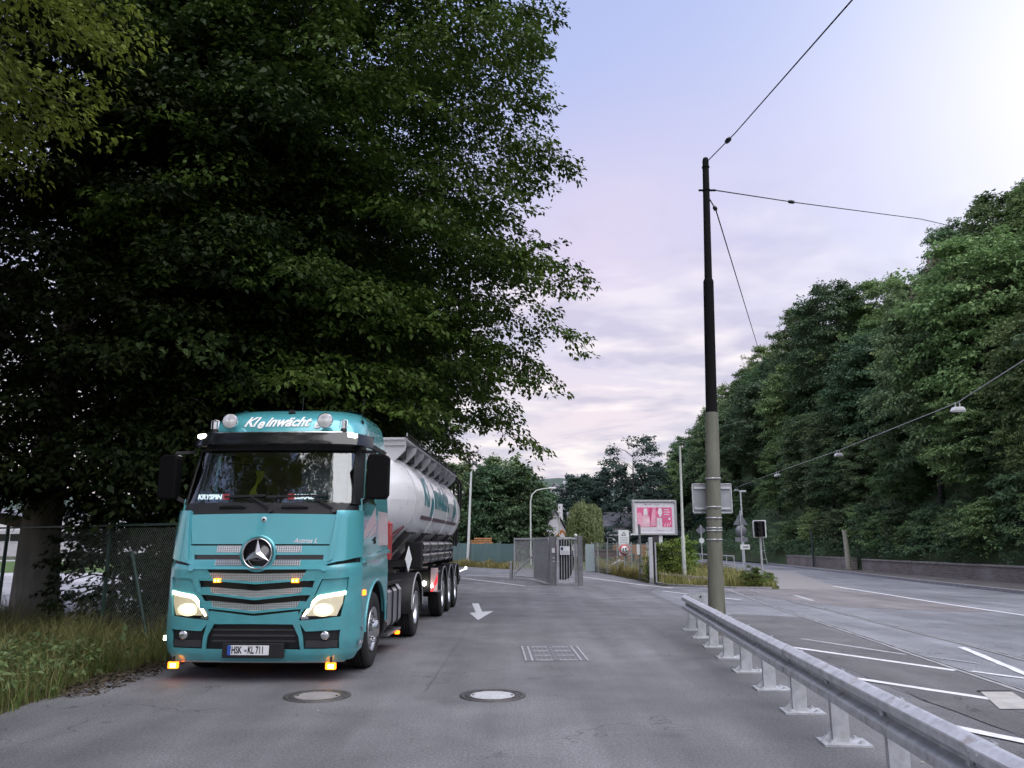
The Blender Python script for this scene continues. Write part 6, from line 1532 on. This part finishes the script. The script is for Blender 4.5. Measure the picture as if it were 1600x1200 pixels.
V = leaf_array(C, np.stack([rg.normal(0, 1, len(C)), rg.normal(0, 1, len(C)), rg.uniform(.1, .7, len(C))], 1), 7, .09, .115, rg, droop=.25, wide=.45)
tag(link('weeds', fast_mesh('weeds', V, 4, leafmat('weed_leaf', (.085, .14, .045), (.27, .34, .15), big=1.5))), 'broad-leaved green weeds in the lower left corner', 'weeds', kind='stuff')
C = scatter(900, -5.35, -4.75, 9.2, 13.5); C[:, 2] = .004
V = leaf_array(C, np.stack([rg.normal(0, 1, len(C)), rg.normal(0, 1, len(C)), np.zeros(len(C))], 1), 2, .06, .06, rg, droop=.0, jit=.0); V[:, 2] = np.clip(V[:, 2], .002, .03)
tag(link('debris', fast_mesh('debris', V, 4, M('debris_brown', (.06, .045, .03), .9, var=.4))), 'dark leaf debris along the asphalt edge beside the lorry', 'leaf debris', kind='stuff')
isl = lambda p: (p[:, 1] > 30.2 + np.maximum(0, 8.3 - p[:, 0]) * .75) & (p[:, 0] < 10.1 + (p[:, 1] - 30) * .14) & (p[:, 0] > 6.15)
sheet('island', [(6.2, 31.9), (8.4, 30.0), (9.7, 29.7), (10.4, 31.2), (11.8, 37.7), (12.0, 48), (8, 52), (5.2, 50), (6.2, 34)], .012, EARTH, wob=.05, seg=.6)
GISL = leafmat('grass_island', (.14, .14, .045), (.30, .27, .11), trans=.25, big=.8)
grass('grass', 'long pale grass on the traffic island', scatter(16000, 6.0, 12, 29.8, 46, isl), .42, GISL, rg, .012, .45)
grass('grass', 'low dry grass behind the mesh fence in the yard', scatter(6000, 6.2, 12, 46, 60) * np.array([1, 1, 1]), .5, GISL, rg, .016, .4)
C2 = scatter(5000, 0, 1, 0, 1); t = C2[:, 0].copy(); C2 = np.stack([.3 - 8.8 * t + rg.normal(0, .1, len(t)), 52.7 + 15.5 * t - C2[:, 1] * 1.6, np.full(len(t), -.01)], 1)
grass('grass', 'strip of grass at the foot of the sheeted fence', C2, .42, GISL, rg, .014, .4)
sheet('grass_strip', [(.5, 52.9), (-8.6, 69), (-10, 67.5), (-3.0, 56), (.1, 51.2)], .006, EARTH)
C3 = scatter(9000, 5.9, 6.2, 34, 48); C3[:, 0] += (-.09) * (C3[:, 1] - 35); 
grass('grass', 'weeds along the foot of the mesh fence', C3 + np.array([[.25, 0, 0]]), .5, GISL, rg, .012, .4)
# kerb of the island
m = MB(); kp = [(6.1, 33.6), (6.25, 32.0), (7.2, 30.9), (8.4, 29.95), (9.7, 29.65)]
for a, b in zip(kp, kp[1:]): m.bar((*a, .03), (*b, .03), .12, .10)
o = m.build('kerb', KERB); o['kind'] = 'structure'
q = thing('timber_rail', 'low pale timber rail along the grass beside the gate post', 'rail', (6.2, 33, 0)); m = MB(); m.bar((.05, .6, .42), (1.9, -2.6, .30), .05, .08); m.build('rail', M('old_timber', (.42, .38, .28), .85, var=.2), q)
for t in (.05, .5, .95): m = MB(); m.b2(.05 + 1.85 * t - .04, .05 + 1.85 * t + .04, .6 - 3.2 * t, .6 - 3.2 * t + .08, 0, .40 - .1 * t); m.build('post', MATS['old_timber'], q)

# ------------------------------------------------------------------ chain-link fence on the left
GPOST = M('fence_green', (.012, .045, .034), .5, var=.2)
CL = M('chain_wire', (.24, .28, .25), .5, metal=.3, var=.2)
CF = thing('chain_link_fence', 'green chain-link fence with raking brace between the trees and the verge', 'fence', (-7.13, 13.92, 0))
d0 = Vector((-1, .69, 0)).normalized()
def cl_(s, z): return Vector((d0.x * s, d0.y * s, z))
def chain(s0, s1, z0, z1, f=cl_, sp=.062):
    m = MB(); h = z1 - z0; hw = .0016
    for sgn in (1, -1):
        s = s0 - h
        while s < s1 + h:
            a, b = (s, z0), (s + h, z1)
            if sgn < 0: a, b = (s + h, z0), (s, z1)
            # clip in s
            def clip(p, q):
                (x0, y0), (x1, y1) = p, q
                pts = []
                for xb in (s0, s1):
                    pass
                t0, t1 = 0., 1.
                dx = x1 - x0
                for bound, side in ((s0, 1), (s1, -1)):
                    t = (bound - x0) / dx
                    if (dx > 0) == (side > 0): t0 = max(t0, t)
                    else: t1 = min(t1, t)
                if t0 >= t1: return None
                return (x0 + dx * t0, y0 + (y1 - y0) * t0), (x0 + dx * t1, y0 + (y1 - y0) * t1)
            c = clip(a, b)
            if c: m.tube([f(*c[0]), f(*c[1])], .0023, 3, cap=False)
            s += sp
    return m
chain(-2.1, 0, .03, 1.95).build('wire_mesh', CL, CF)
chain(0, 4.0, .03, 1.95).build('wire_mesh', CL, CF)
chain(4.0, 8.5, .03, 1.95).build('wire_mesh', CL, CF)
for s in (-2.15, 0, 4.0, 8.5): m = MB(); m.cyl(cl_(s, -.02), cl_(s, 2.08), .036, 10); m.build('post', GPOST, CF)
m = MB(); m.bar(cl_(-2.15, 2.0), cl_(8.5, 2.0), .035, .035); m.build('top_rail', GPOST, CF)
m = MB(); m.cyl(cl_(-1.45, -.02) + Vector((.1, -.1, 0)), cl_(-.75, 1.55), .030, 8); m.build('brace', GPOST, CF)
sd0 = Vector((-.03, 1, 0)).normalized()
def cl2(s, z): return cl_(-2.15, 0) + sd0 * s + Vector((0, 0, z))
chain(0, 4, .03, 1.95, cl2, .09).build('wire_mesh', CL, CF)
for s in (4, 8, 12): m = MB(); m.cyl(cl2(s, -.02), cl2(s, 2.08), .036, 10); m.build('post', GPOST, CF)
m = MB(); m.bar(cl2(0, 2.0), cl2(12, 2.0), .035, .035); m.build('top_rail', GPOST, CF)
